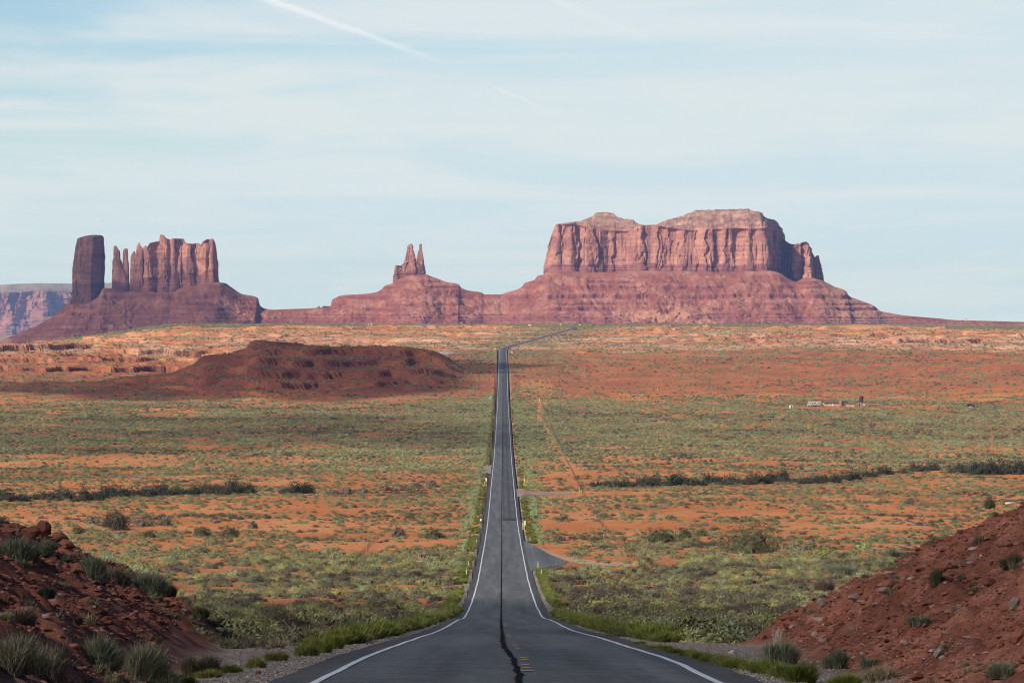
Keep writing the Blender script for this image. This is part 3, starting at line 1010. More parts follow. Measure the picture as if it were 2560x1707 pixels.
# ---- left butte: tower, needles and the castle block on one talus
castle = empty('castle_butte', W(400, 815, 10200), 'leftmost butte, a lone rock tower beside thin needles and a castle-like block', 'butte', 'sandstone buttes on the skyline')
make_talus(-260, 705, castle)
spire('tower', DB + 12, [(752, 180, 263), (743, 184.5, 261.5), (716, 183.8, 260), (694, 183.6, 259.8), (676, 184.6, 260), (655, 187, 260.5),
                         (642, 188.3, 261.8), (630, 189.5, 261), (621, 190.5, 260.2), (608, 194.5, 259), (598, 196, 258.8), (594, 203, 258.6), (590, 215, 256), (587.8, 228, 250)],
      castle, 0.95, 3, 0.55, 0.30, facet=0.9, rough=1.5)  # low tone puts some of the tower's shade into its colour
spire('needle', DB + 30, [(735, 279, 323), (700, 280, 322.5), (668, 281, 305), (655, 281.2, 304.5), (651.5, 281.5, 303), (648, 283, 300), (634, 283, 299.5), (627, 283.4, 298), (622, 283.6, 294),
                          (617, 284, 291.5), (613.8, 285.5, 290)], castle, 0.7, 5, 0.95, 0.30)
spire('needle', DB + 34, [(735, 300, 323), (700, 301, 322.5), (665, 305.5, 321), (648, 306.5, 320), (637, 306.8, 320), (626, 307.5, 319.3), (621, 312, 318)], castle, 0.7, 7, 0.85, 0.30)
spire('needle', DB + 26, [(738, 324, 358), (690, 325.5, 358), (664, 326, 358), (643, 326.4, 357.5), (640, 327, 357.5), (637, 330, 357.3), (634, 340, 357), (624, 341, 356.2), (618, 341.6, 354), (615, 341.3, 352),
                          (611, 344, 349.5), (609.5, 343.5, 350.5), (607.3, 345, 350)], castle, 0.6, 9, 0.95, 0.32)
spire('needle', DB + 28, [(738, 324, 345), (664, 326, 337), (645, 327, 337.5), (636, 328.6, 338.4), (629.5, 332.5, 338), (628, 335, 338)], castle, 0.7, 11, 0.95, 0.32)
top_c = zA((1165, 600), (1169, 470), (1175, 440), (1190, 435), (1200, 445), (1225, 412), (1303, 395), (1306, 345), (1335, 345), (1358, 375), (1395, 385), (1410, 375), (1500, 378),
           (1513, 412), (1570, 420), (1620, 412), (1638, 428), (1655, 400), (1690, 382), (1740, 378), (1757, 410), (1764, 450), (1775, 520))
rim_c = [(a, b + 1.5) for a, b in top_c]
base_c = [(350, 728), (400, 731), (432, 731), (447, 722), (490, 712), (560, 706)]
wall('castle_wall', [(357.5, 60), (359, 25), (364, 4), (374, 0), (382, 8), (394, 14), (402, 2), (414, -4), (424, 8), (431, -2), (440, 0), (452, 16), (464, 6), (478, 4), (490, 16), (503, 12),
                     (510, 0), (522, 2), (531, -6), (538, 2), (542, 24), (543, 70), (530, 120), (470, 135), (400, 130), (365, 110)], DB + 8, base_c, rim_c, top_c, castle,
     nz=90, ds=1.6, batter=5.0, flute=(5.0, 4.5, 1.2), ledge=0.8, seed=20, tone=1.0, base_h=0.37, corner=1)

# ---- middle butte with the twin spires
throne = empty('spire_butte', W(1010, 812, 10200), 'middle butte with two slim rock spires on a stepped red pedestal', 'butte', 'sandstone buttes on the skyline')
make_talus(705, 1243, throne)
wall('pedestal', [(987.5, 30), (988, 8), (993, 0), (1003, 4), (1012, 0), (1024, 3), (1036, -2), (1050, 2), (1058, 6), (1063, 18), (1064, 40), (1050, 60), (1010, 62), (990, 50)], DB + 6,
     [(980, 704), (1020, 692), (1070, 686)], [(980, 664), (992, 664), (1003, 665), (1006, 661), (1020, 655), (1040, 655), (1062, 668), (1070, 680)],
     [(980, 664), (992, 663), (1003, 664), (1006, 660), (1020, 652), (1040, 652), (1061, 666), (1070, 680)], throne, nz=44, ds=1.3, batter=2.0, flute=(2.5, 3.0, 1.0), ledge=0.7, seed=40, tone=0.86, base_h=0.55, corner=1)
spire('spire', DB + 26, [(700, 1004, 1040), (664, 1007, 1040), (655, 1010, 1040), (647, 1013, 1039), (636, 1015, 1037), (630, 1017, 1034.5), (624, 1018, 1032), (619, 1017.5, 1033), (614, 1019, 1032), (611.5, 1021.5, 1030.5), (609.5, 1025, 1029)],
      throne, 0.75, 43, 0.92, 0.25)
spire('spire', DB + 24, [(700, 1032, 1063), (678, 1034, 1062), (665, 1036, 1061), (651, 1040, 1059.5), (640, 1043, 1058), (627, 1046, 1056), (622, 1047.5, 1055), (615, 1047.8, 1054.6), (611.5, 1047, 1054.8), (610, 1050, 1054.4), (609, 1051, 1054)],
      throne, 0.7, 45, 0.88, 0.2)

# ---- right butte: the great mesa
mesa = empty('mesa_butte', W(1650, 812, 10200), 'massive flat-topped mesa on the right with a long sheer cliff above red talus', 'butte', 'sandstone buttes on the skyline')
make_talus(1243, 3060, mesa)


def cap_colour(x, z, t):
    n_ = f2(x / 30.0, z / 6.0, 4, 701)
    l_ = p2(z / 3.6, x / 400.0, 703)
    c_ = mixc([0.30, 0.150, 0.110], [0.42, 0.275, 0.200], np.clip(0.45 + 0.8 * n_ + 0.3 * (t - 0.5), 0, 1))
    return mixc(c_, [0.20, 0.085, 0.070], np.clip(1.3 * l_ + 0.15, 0, 0.85))


def zC(*pts):
    return [(1240 + x * 0.30612, 480 + y * 0.30612) for x, y in pts]


top_m = zC((415, 500), (428, 430), (450, 360), (470, 310), (485, 265), (520, 258), (580, 250), (640, 238), (700, 232), (745, 208), (800, 185), (806, 168), (870, 158), (955, 165),
           (985, 190), (1040, 215), (1120, 220), (1132, 238), (1165, 258), (1210, 268), (1300, 265), (1340, 248), (1390, 225), (1450, 208), (1530, 185), (1600, 155), (1640, 140),
           (1700, 141), (1800, 138), (1900, 134), (2000, 131), (2060, 128), (2080, 145), (2130, 148), (2175, 160), (2182, 185), (2220, 205), (2275, 215), (2305, 240), (2312, 260), (2340, 285), (2345, 350))
rim_m = zC((415, 500), (428, 430), (450, 360), (470, 310), (485, 268), (520, 262), (640, 258), (740, 285), (900, 310), (1060, 318), (1160, 280), (1210, 272), (1300, 270), (1400, 285), (1600, 312),
           (1800, 300), (1950, 292), (2100, 300), (2210, 290), (2280, 292), (2340, 300), (2345, 350))
base_m = [(1360, 682), (1400, 678), (1500, 681), (1600, 677), (1700, 677), (1800, 680), (1920, 677), (1941, 684), (1990, 706), (2060, 704)]
wall('mesa_cliff', [(1370.5, 130), (1371, 70), (1375, 36), (1384, 16), (1396, 10), (1401, 22), (1407, 8), (1424, 0), (1436, 6), (1441, 22), (1450, 14), (1468, 10), (1500, 22), (1530, 30), (1560, 34),
                    (1590, 30), (1604, 26), (1612, 36), (1640, 28), (1668, 14), (1690, 20), (1712, 6), (1740, 12), (1765, 0), (1790, 10), (1812, 2), (1840, 10), (1868, 2), (1892, 6), (1908, -2),
                    (1919, 2), (1924, 20), (1933, 80), (1944, 150), (1953, 230), (1958, 300), (1950, 420), (1700, 440), (1450, 430), (1380, 330)], DB + 10, base_m, rim_m, top_m, mesa,
     nz=110, ds=1.9, batter=9.0, flute=(5.5, 5.0, 1.3), ledge=0.8, seed=60, base_h=0.25, inset_rings=26,
     mid=[(1370, 200), (1385, 120), (1410, 75), (1480, 110), (1590, 90), (1640, 90), (1750, 130), (1900, 130), (1940, 190), (1960, 300)], capcol=cap_colour, corner=1)
wall('spur', [(1942, 360), (1946, 245), (1956, 225), (1964, 190), (1968, 196), (1973, 150), (1979, 146), (1984, 172), (1990, 150), (1996, 112), (2003, 104), (2007, 128), (2012, 92), (2020, 92), (2027, 140), (2034, 172), (2040, 150), (2047, 152), (2050, 180),
              (2052, 210), (2040, 300), (2000, 340)], DB + 10, [(1930, 700), (1990, 706), (2020, 690), (2052, 700), (2060, 712)],
     [(1940, 585), (1957, 594), (1966, 602), (1975, 607), (1985, 608), (1996, 606), (1999, 612), (2005, 604), (2010, 602.5), (2018, 603), (2024, 613), (2030, 628), (2037, 643), (2040, 638), (2044, 636.5),
      (2047, 637), (2049, 647), (2051, 655), (2056, 690)],
     [(1940, 580), (1957, 590), (1966, 599), (1975, 605), (1985, 607), (1996, 605), (1999, 610), (2005, 603), (2010, 601.5), (2018, 602.5), (2024, 612), (2030, 627), (2037, 641), (2040, 637), (2044, 635.5),
      (2047, 636.5), (2049, 647), (2051, 655), (2056, 690)], mesa, nz=80, ds=1.5, batter=7.0, flute=(6.0, 8.0, 2.0), ledge=0.8, seed=80, base_h=0.12, corner=1, drop=34,
     mid=[(1940, 290), (1990, 220), (2025, 170), (2052, 190)])

# ---- far blue mesa on the left edge
DM = 26500.0
fm = empty('distant_mesa', W(60, 830, DM), 'long hazy blue mesa far behind the leftmost butte', 'mesa')
top_f = [(-700, 712), (-300, 709), (-60, 709), (0, 709), (40, 706.5), (90, 704.5), (150, 705), (180, 706), (300, 703), (420, 716), (520, 745)]
wall('mesa_wall', [(-700, 200), (-500, 0), (-300, 120), (-150, -60), (-90, 60), (-50, -40), (-15, 70), (15, -30), (40, 60), (60, -20), (85, 40), (110, -30), (130, 90), (170, 260), (260, 420), (420, 700), (500, 1400),
                   (100, 1900), (-600, 1700)], DM, [(-700, 850), (500, 850)], [(a, b + 24) for a, b in top_f], top_f, fm, nz=60, ds=9.0, batter=90.0, flute=(60.0, 55.0, 14.0), ledge=6.0, seed=90,
     base_h=0.15, inset_rings=10, tone=0.70, drop=40, mid=[(-700, 800), (500, 1100)],
     capcol=lambda x, z, t: mixc([0.30, 0.22, 0.165], [0.19, 0.175, 0.125], np.clip(0.5 + f2(x / 90.0, z / 14.0, 3, 711), 0, 1)))
def fm_foot():
    px = np.arange(-800, 620, 12.0)
    t = np.linspace(0, 1, 24)[:, None]
    X = ((px - CX) / F * DM)[None, :] * np.ones_like(t)
    Y = DM + 400 - t * 1700 + 0 * X
    Zt = -(838 - HY) / F * DM + 45
    Z = Zt - (Zt + 210) * t ** 0.8 + 18 * f2(X / 260.0, Y / 260.0, 4, 715)
    me = mesh('talus', np.stack([X, Y, Z], -1), grid_faces(*X.shape), col=np.broadcast_to([0.33, 0.14, 0.11], X.shape + (3,)))
    obj('talus', me, MAT_TALUS, fm)
fm_foot()
for b_ in (castle, throne, mesa, fm):
    for ch in b_.children:
        ch.data.transform(Matrix.Translation(-b_.location))

# ---------------------------------------------------------------- plants
def leaf_bush(seed, n, w=1.0, h=0.6, leaf=0.05, lump=0.35, core=True, long=1.7, fill=0.6, wisp=0.0, stems=0):
    """rounded shrub: small leaf-sized faces through the crown's volume; shade = leaf colour varies"""
    r = np.random.default_rng(seed)
    th = r.uniform(0, 2 * math.pi, n)
    cz = r.uniform(-0.12, 1, n)
    sz = np.sqrt(1 - np.clip(cz, -1, 1) ** 2)
    d = np.stack([sz * np.cos(th), sz * np.sin(th), cz], -1)
    lum = 1 + lump * f3(d[:, 0] * 2.3 + seed, d[:, 1] * 2.3, d[:, 2] * 2.3, 2, seed)
    lum = lum + wisp * np.clip(r.normal(0, 1, n), 0, 2.5) * np.clip(d[:, 2], 0, 1)
    rad = lum * (1 - fill * r.random(n) ** 2.0)
    p = d * rad[:, None] * np.array([w / 2, w / 2, h])
    p[:, 2] = np.maximum(p[:, 2], 0.02 * h) * 1.0
    nrm_ = d + r.normal(0, 0.55, (n, 3))
    nrm_ /= np.linalg.norm(nrm_, axis=1)[:, None]
    up = d * 0.7 + np.array([0, 0, 0.7]) + r.normal(0, 0.45, (n, 3))
    t = up - (up * nrm_).sum(1)[:, None] * nrm_
    t /= np.linalg.norm(t, axis=1)[:, None] + 1e-6
    b = np.cross(nrm_, t)
    s_ = leaf * r.uniform(0.6, 1.4, n)[:, None]
    V = np.stack([p - t * s_ * long * 0.5, p + b * s_ * 0.45, p + t * s_ * long, p - b * s_ * 0.45], 1)
    sh = np.repeat(r.uniform(0.72, 1.3, n) * (1 + 0.25 * f3(d[:, 0] * 3, d[:, 1] * 3, d[:, 2] * 3 + 7, 1, seed + 5)), 4)
    V = V.reshape(-1, 3)
    F4 = np.arange(len(V)).reshape(-1, 4)
    F3 = []
    if core:
        a = np.linspace(0, 2 * math.pi, 12, endpoint=False)
        rows = []
        for f_ in (0.0, 0.35, 0.7, 0.93):
            e = math.acos(f_)
            rr = math.sin(e)
            for q_ in a:
                dd = np.array([rr * math.cos(q_), rr * math.sin(q_), f_])
                l_ = 0.66 * (1 + lump * float(f3(dd[0:1] * 2.3 + seed, dd[1:2] * 2.3, dd[2:3] * 2.3, 2, seed)[0]))
                rows.append(dd * l_ * np.array([w / 2, w / 2, h]))
        i0 = len(V)
        V = np.vstack([V, rows])
        F4 = np.vstack([F4, grid_faces(4, 12, True) + i0])
        F3 = np.array([[i0 + 36, i0 + 36 + i, i0 + 37 + i] for i in range(1, 11)])
        sh = np.concatenate([sh, np.full(48, 0.7)])
    fs = [F4] + ([F3] if len(F3) else [])
    return mesh('foliage', V, fs, attrs={'shade': sh})


def blade_bush(seed, n, w=1.0, h=0.7, bw=0.014, droop=0.3, upright=0.5, spread=0.16, clumps=1):
    """tussock of fine stalks that fan out from several roots"""
    r = np.random.default_rng(seed)
    cl = r.integers(0, clumps, n)
    ca, cr = r.uniform(0, 6.28, clumps), np.sqrt(r.uniform(0.1, 1, clumps)) * (0.30 if clumps > 1 else 0.0)
    cs = r.uniform(0.45, 0.8, clumps) if clumps > 1 else np.ones(1)
    ch = r.uniform(0.6, 1.05, clumps) if clumps > 1 else np.ones(1)
    ox, oy = (np.cos(ca) * cr * w)[cl], (np.sin(ca) * cr * w)[cl]
    sw, shh = cs[cl], ch[cl]
    th = r.uniform(0, 2 * math.pi, n)
    e = r.random(n) ** 0.65
    ln = r.uniform(0.45, 1.12, n) * (1 + 0.25 * f2(np.cos(th) * 1.7 + seed, np.sin(th) * 1.7 + cl * 3.3, 2, seed))
    tip = np.stack([np.cos(th) * e * w / 2 * sw, np.sin(th) * e * w / 2 * sw, h * shh * np.sqrt(np.clip(1 - (e * (1 - upright * 0.3)) ** 2, 0.06, 1))], -1) * ln[:, None]
    root = np.stack([np.cos(th) * e * w * spread * sw, np.sin(th) * e * w * spread * sw, np.zeros(n)], -1) + r.normal(0, 0.03 * w, (n, 3)) * [1, 1, 0]
    bend = r.normal(0, 0.07, (n, 3)) * [w, w, h * 0.3]
    midp = root * 0.45 + tip * 0.55 + np.stack([np.zeros(n), np.zeros(n), 0.10 * h * shh], -1) + bend
    tip = tip + np.stack([np.cos(th) * droop * 0.1 * w, np.sin(th) * droop * 0.1 * w, -droop * 0.12 * h * r.random(n)], -1) + bend * 1.5
    o3 = np.stack([ox, oy, np.zeros(n)], -1)
    root, midp, tip = root + o3, midp + o3, tip + o3
    side = np.stack([-np.sin(th + r.normal(0, 0.7, n)), np.cos(th + r.normal(0, 0.7, n)), np.zeros(n)], -1)
    bw_ = bw * r.uniform(0.6, 1.7, n)[:, None]
    V = np.stack([root - side * bw_, root + side * bw_, midp - side * bw_ * 0.9, midp + side * bw_ * 0.9, tip], 1).reshape(-1, 3)
    i = np.arange(n)[:, None] * 5
    F4 = i + np.array([[0, 1, 3, 2]])
    F3 = i + np.array([[2, 3, 4]])
    sh = np.repeat((0.62 + 0.85 * r.random(n) ** 1.5) * r.uniform(0.85, 1.15, clumps)[cl], 5)
    return mesh('stalks', V, [F4, F3], attrs={'shade': sh})


def lump_bush(seed, w=1.2, h=0.50):
    """small far-off shrub of a few dozen ragged facets"""
    r = np.random.default_rng(seed)
    n = 46
    th = r.uniform(0, 2 * math.pi, n)
    cz = r.uniform(0, 1, n)
    sz = np.sqrt(1 - cz ** 2)
    d = np.stack([sz * np.cos(th), sz * np.sin(th), cz], -1)
    p = d * np.array([w / 2, w / 2, h]) * r.uniform(0.6, 1.0, n)[:, None]
    a, b = r.normal(0, 1, (n, 3)), r.normal(0, 1, (n, 3))
    V = np.stack([p + a * 0.07, p + b * 0.07, p - (a + b) * 0.06 + [0, 0, 0.04], p + [0, 0, 0.0] + d * 0.10], 1).reshape(-1, 3)
    k = 10
    q_ = np.linspace(0, 2 * math.pi, k, endpoint=False)
    i0 = len(V)
    dome = [[math.cos(t) * w / 2 * s1 * r.uniform(0.8, 1.1), math.sin(t) * w / 2 * s1 * r.uniform(0.8, 1.1), z1 * h] for s1, z1 in ((0.85, 0.0), (0.8, 0.42), (0.45, 0.78)) for t in q_]
    V = np.vstack([V, dome, [[0, 0, 0.9 * h]]])
    F4 = np.vstack([np.arange(n * 4).reshape(-1, 4), grid_faces(3, k, True) + i0])
    F3 = np.array([[i0 + 2 * k + j, i0 + 2 * k + (j + 1) % k, i0 + 3 * k] for j in range(k)])
    sh = np.concatenate([np.repeat(r.uniform(0.75, 1.3, n), 4), np.full(3 * k + 1, 0.9)])
    return mesh('shrub', V, [F4, F3], attrs={'shade': sh})


SAGE = [(0.0, (0.085, 0.074, 0.050)), (0.2, (0.160, 0.148, 0.076)), (0.5, (0.232, 0.224, 0.106)), (0.72, (0.165, 0.132, 0.078)), (0.86, (0.310, 0.296, 0.105)), (1.0, (0.245, 0.260, 0.145))]
SAGE_N = [(0.0, (0.075, 0.060, 0.048)), (0.2, (0.130, 0.115, 0.074)), (0.42, (0.225, 0.228, 0.112)), (0.60, (0.130, 0.104, 0.072)), (0.80, (0.370, 0.350, 0.105)), (1.0, (0.270, 0.310, 0.165))]
GREEN = [(0.0, (0.125, 0.150, 0.030)), (0.5, (0.180, 0.205, 0.042)), (0.8, (0.260, 0.265, 0.078)), (1.0, (0.205, 0.190, 0.062))]
MINT = [(0.0, (0.21, 0.27, 0.125)), (0.5, (0.255, 0.32, 0.15)), (1.0, (0.30, 0.34, 0.13))]
DARK = [(0.0, (0.040, 0.043, 0.030)), (0.5, (0.058, 0.060, 0.038)), (1.0, (0.072, 0.062, 0.046))]
GREY = [(0.0, (0.17, 0.185, 0.12)), (0.5, (0.205, 0.215, 0.14)), (1.0, (0.22, 0.205, 0.135))]
BROWN = [(0.0, (0.14, 0.112, 0.085)), (0.5, (0.19, 0.15, 0.112)), (1.0, (0.21, 0.175, 0.125))]
OLIVE = [(0.0, (0.085, 0.086, 0.040)), (0.5, (0.105, 0.102, 0.048)), (1.0, (0.120, 0.108, 0.058))]
STRAW = [(0.0, (0.33, 0.27, 0.15)), (1.0, (0.42, 0.36, 0.22))]
M_I = {k: foliage(k.lower() + '_leaves', v, False) for k, v in dict(SAGE=SAGE_N, GREEN=GREEN, MINT=MINT, DARK=DARK, GREY=GREY, BROWN=BROWN, OLIVE=OLIVE, STRAW=STRAW).items()}
M_G = {k: foliage(k.lower() + '_leaves_many', v, True) for k, v in dict(SAGE=SAGE, GREEN=GREEN, MINT=MINT, SAGE_N=SAGE_N).items()}


def scatter(name, protos, mat, P_, scale, tint, **props):
    """one object: many copies of a few prototypes set on points by a node tree"""
    me = bpy.data.meshes.new(name)
    me.vertices.add(len(P_))
    me.vertices.foreach_set('co', np.asarray(P_, np.float32).ravel())
    n = len(P_)
    for k, typ, key, v in (('scl', 'FLOAT_VECTOR', 'vector', scale), ('rot', 'FLOAT_VECTOR', 'vector', np.stack([rng.normal(0, 0.06, n), rng.normal(0, 0.06, n), rng.uniform(0, 6.28, n)], -1)),
                           ('tint', 'FLOAT', 'value', tint)):
        a = me.attributes.new(k, typ, 'POINT')
        a.data.foreach_set(key, np.asarray(v, np.float32).ravel())
    a = me.attributes.new('idx', 'INT', 'POINT')
    a.data.foreach_set('value', rng.integers(0, len(protos), n).astype(np.int32))
    o = bpy.data.objects.new(name, me)
    COL.objects.link(o)
    g = bpy.data.node_groups.new(name + '_spread', 'GeometryNodeTree')
    g.interface.new_socket('Geometry', in_out='INPUT', socket_type='NodeSocketGeometry')
    g.interface.new_socket('Geometry', in_out='OUTPUT', socket_type='NodeSocketGeometry')
    N, L = g.nodes, g.links
    gi, go = N.new('NodeGroupInput'), N.new('NodeGroupOutput')
    jn = N.new('GeometryNodeJoinGeometry')
    for i, pm in enumerate(protos):
        pm.materials.clear()
        pm.materials.append(mat)
        po = bpy.data.objects.new(name + '_source', pm)
        oi = N.new('GeometryNodeObjectInfo')
        oi.inputs['Object'].default_value = po
        oi.inputs['As Instance'].default_value = True
        L.new(oi.outputs['Geometry'], jn.inputs[0])
    ip = N.new('GeometryNodeInstanceOnPoints')
    ip.inputs['Pick Instance'].default_value = True

    def attr(nm, dt):
        a_ = N.new('GeometryNodeInputNamedAttribute')
        a_.data_type = dt
        a_.inputs['Name'].default_value = nm
        return a_.outputs['Attribute']
    L.new(gi.outputs[0], ip.inputs['Points'])
    L.new(jn.outputs[0], ip.inputs['Instance'])
    L.new(attr('idx', 'INT'), ip.inputs['Instance Index'])
    e2r = N.new('FunctionNodeEulerToRotation')
    L.new(attr('rot', 'FLOAT_VECTOR'), e2r.inputs[0])
    L.new(e2r.outputs[0], ip.inputs['Rotation'])
    L.new(attr('scl', 'FLOAT_VECTOR'), ip.inputs['Scale'])
    L.new(ip.outputs[0], go.inputs[0])
    md = o.modifiers.new('spread', 'NODES')
    md.node_group = g
    for k, v in props.items():
        o[k] = v
    return o


def density(x, y):
    """shrub cover 0..1 over the plain"""
    n1 = f2(x / 38.0, y / 75.0, 4, 801)
    n2 = f2(x / 190.0, y / 260.0, 3, 811) + 1.1 * p2(x / 420.0, y / 85.0, 813) * sm(y, 500, 1500)
    d = np.interp(y, [0, 120, 300, 480, 640, 760, 900, 1000, 1300, 1420, 1560, 1700, 2000, 2580, 2720, 2900, 3050, 4000, 4300, 5350, 5520, 5640, 12000],
                  [0.2, 0.7, 0.9, 0.8, 0.75, 0.5, 0.32, 0.30, 0.40, 0.40, 0.34, 0.75, 1.15, 1.1, 0.45, 0.25, 0.34, 0.40, 0.42, 0.40, 0.35, 1.0, 1.0])
    n0 = f2(x / 8.0, y / 17.0, 2, 817)
    d = d * np.clip(0.9 + 0.8 * n1 + 0.7 * n2 + 0.9 * n0, 0.02, 1.7)
    tx = np.interp(y, [1300, 1500, 1750, 2200, 2400, 2700, 2950], [21, 23, 20, 18.5, 15.5, 19, 20])
    d = d * (1 - 0.9 * np.exp(-((x - tx) / 2.6) ** 2) * sm(y, 1380, 1480) * (1 - sm(y, 2700, 2900)))
    pull = (x > 3) & (x < 10.2) & (y > 640) & (y < 800)
    d = np.where(pull, 0, d)
    d = np.where((x > 10) & (x < 28) & (y > 650) & (y < 715), d * 0.15, d)
    d = np.where((x > 3) & (x < 45) & (y > 1185) & (y < 1232), d * 0.05, d)
    d = np.where((x > 150) & (x < 280) & (y > 2570) & (y < 2640), d * 0.15, d)
    return np.clip(d, 0, 1)


def spread(y0, y1, per_m2, amax=0.185):
    area = amax * (y1 ** 2 - y0 ** 2)
    n = int(area * per_m2)
    y = np.sqrt(rng.uniform(y0 ** 2, y1 ** 2, n))
    x = y * rng.uniform(-amax, amax, n)
    keep = rng.random(n) < density(x, y)
    off = np.abs(x - RX(y))
    toe = np.where(x < 0, 6.3 + (y - 68) * 0.058, 6.2 + (y - 68) * 0.031)
    keep &= off > 6.6
    keep &= ~((off > toe - 0.6) & (y < 172))
    return x[keep], y[keep]


def sizes(n, lo, hi, flat=(0.75, 1.1)):
    s_ = lo * 0.8 + (hi * 1.15 - lo * 0.8) * rng.random(n) ** 2.3
    return np.stack([s_ * rng.uniform(0.85, 1.25, n), s_ * rng.uniform(0.85, 1.25, n), s_ * rng.uniform(*flat, n)], -1)


near_mesh = [leaf_bush(s_, 460, 1.2, 0.50, 0.040, 0.45) for s_ in (11, 12, 13, 14, 15)]
mid_mesh = [leaf_bush(s_, 120, 1.25, 0.46, 0.075, 0.45) for s_ in (21, 22, 23, 24)]
far_mesh = [lump_bush(s_) for s_ in (31, 32, 33, 34)]


def tint_of(x, y):
    return np.clip(0.48 + 0.42 * f2(x / 22.0, y / 45.0, 3, 821) + 0.30 * f2(x / 150.0, y / 200.0, 2, 823) + 0.22 * p2(x / 380.0, y / 70.0, 825) + rng.normal(0, 0.27, len(x)), 0, 1)


# nearest sagebrush: things of their own; the rest of the plain is one mass
x, y = spread(120, 700, 0.34)
o_ = np.argsort(np.hypot(x, y))
infr = (np.abs(x / y) < 0.128)
sz_ = sizes(len(x), 0.45, 1.9)
pick = o_[(infr & (y > 330) & (y < 640))[o_]]
pick = pick[np.argsort(-(sz_[pick, 0] / y[pick]))][:250]
msk = np.zeros(len(x), bool)
msk[pick] = True
names = {0: ('left', 'low grey-green sagebrush growing left of the road in the near plain'), 1: ('right', 'low grey-green sagebrush growing right of the road in the near plain')}
z_ = ground_raw(x, y)
tt = tint_of(x, y)
for i in pick:
    side = 0 if x[i] < 0 else 1
    me_ = near_mesh[int(rng.integers(0, 5))]
    ob = bpy.data.objects.new('sagebrush', me_)
    COL.objects.link(ob)
    if len(me_.materials) == 0:
        me_.materials.append(M_I['SAGE'])
    ob.location = (x[i], y[i], z_[i] - 0.03)
    ob.rotation_euler = (0, 0, rng.uniform(0, 6.28))
    ob.scale = sz_[i] * 1.08
    tag(ob, names[side][1], 'shrub', 'near sagebrush on the ' + names[side][0] + ' of the road')
near2 = [m_.copy() for m_ in near_mesh]
for m_ in near2:
    m_.materials.clear()
scatter('sagebrush_cover', near2, M_G['SAGE_N'], np.stack([x, y, z_ - 0.03], -1)[~msk], sz_[~msk], tt[~msk], kind='stuff')
x, y = spread(700, 1500, 0.31)
sz_ = sizes(len(x), 0.55, 1.7)
scatter('sagebrush_cover', mid_mesh, M_G['SAGE'], np.stack([x, y, ground_raw(x, y) - 0.04], -1), sz_, tint_of(x, y), kind='stuff')
x, y = spread(1500, 2900, 0.32)
scatter('sagebrush_cover', far_mesh, M_G['SAGE'], np.stack([x, y, ground_raw(x, y) - 0.05], -1), sizes(len(x), 0.7, 1.8), tint_of(x, y), kind='stuff')
x, y = spread(2900, 5600, 0.095)
scatter('sagebrush_cover', far_mesh, M_G['SAGE'], np.stack([x, y, ground_raw(x, y) - 0.1], -1), sizes(len(x), 0.9, 2.3), tint_of(x, y), kind='stuff')
x, y = spread(5600, 9600, 0.0075)
scatter('sagebrush_cover', far_mesh, M_G['SAGE'], np.stack([x, y, ground_raw(x, y) - 0.1], -1), sizes(len(x), 1.5, 3.6), np.clip(tint_of(x, y) * 0.6 + 0.25, 0, 1), kind='stuff')

# green growth fed by run-off along both edges of the pavement
n = 17000
yv_ = 110 + (2950 - 110) * rng.random(n) ** 1.25
sd = rng.choice([-1, 1], n)
wd = 0.6 + 4.6 * sm(yv_, 450, 1900)
xo = 5.2 + np.abs(rng.normal(0, 1, n)) * wd
ok = rng.random(n) < np.clip(0.65 + 0.9 * f2(yv_ / 55.0, sd * 9.7, 3, 831), 0, 1)
ok &= ~((sd > 0) & (yv_ > 630) & (yv_ < 800)) & ~((sd > 0) & (yv_ > 1165) & (yv_ < 1250)) & ~((sd < 0) & (yv_ > 1430) & (yv_ < 1550)) & ~((sd > 0) & (yv_ < 142) & (yv_ > 104)) & ~((sd < 0) & (yv_ < 135))
yv_, sd, xo = yv_[ok], sd[ok], xo[ok]
xv = RX(yv_) + sd * xo
blade_g = [blade_bush(s_, 520, 1.0, 0.62, 0.010) for s_ in (41, 42, 43)]
close = xo < 7.2
zv = ground_raw(xv, yv_)
scatter('verge_growth', blade_g, M_G['GREEN'], np.stack([xv, yv_, zv - 0.02], -1)[close], sizes(close.sum(), 0.5, 1.0, (0.8, 1.2)), rng.random(close.sum()), kind='stuff')
far_c = ~close
mint_mesh = [leaf_bush(s_, 240, 1.0, 0.58, 0.055, 0.4) for s_ in (44, 45, 46)]
scatter('rabbitbrush_cover', mint_mesh, M_G['MINT'], np.stack([xv, yv_, zv - 0.02], -1)[far_c], sizes(far_c.sum(), 0.6, 1.5), rng.random(far_c.sum()), kind='stuff')


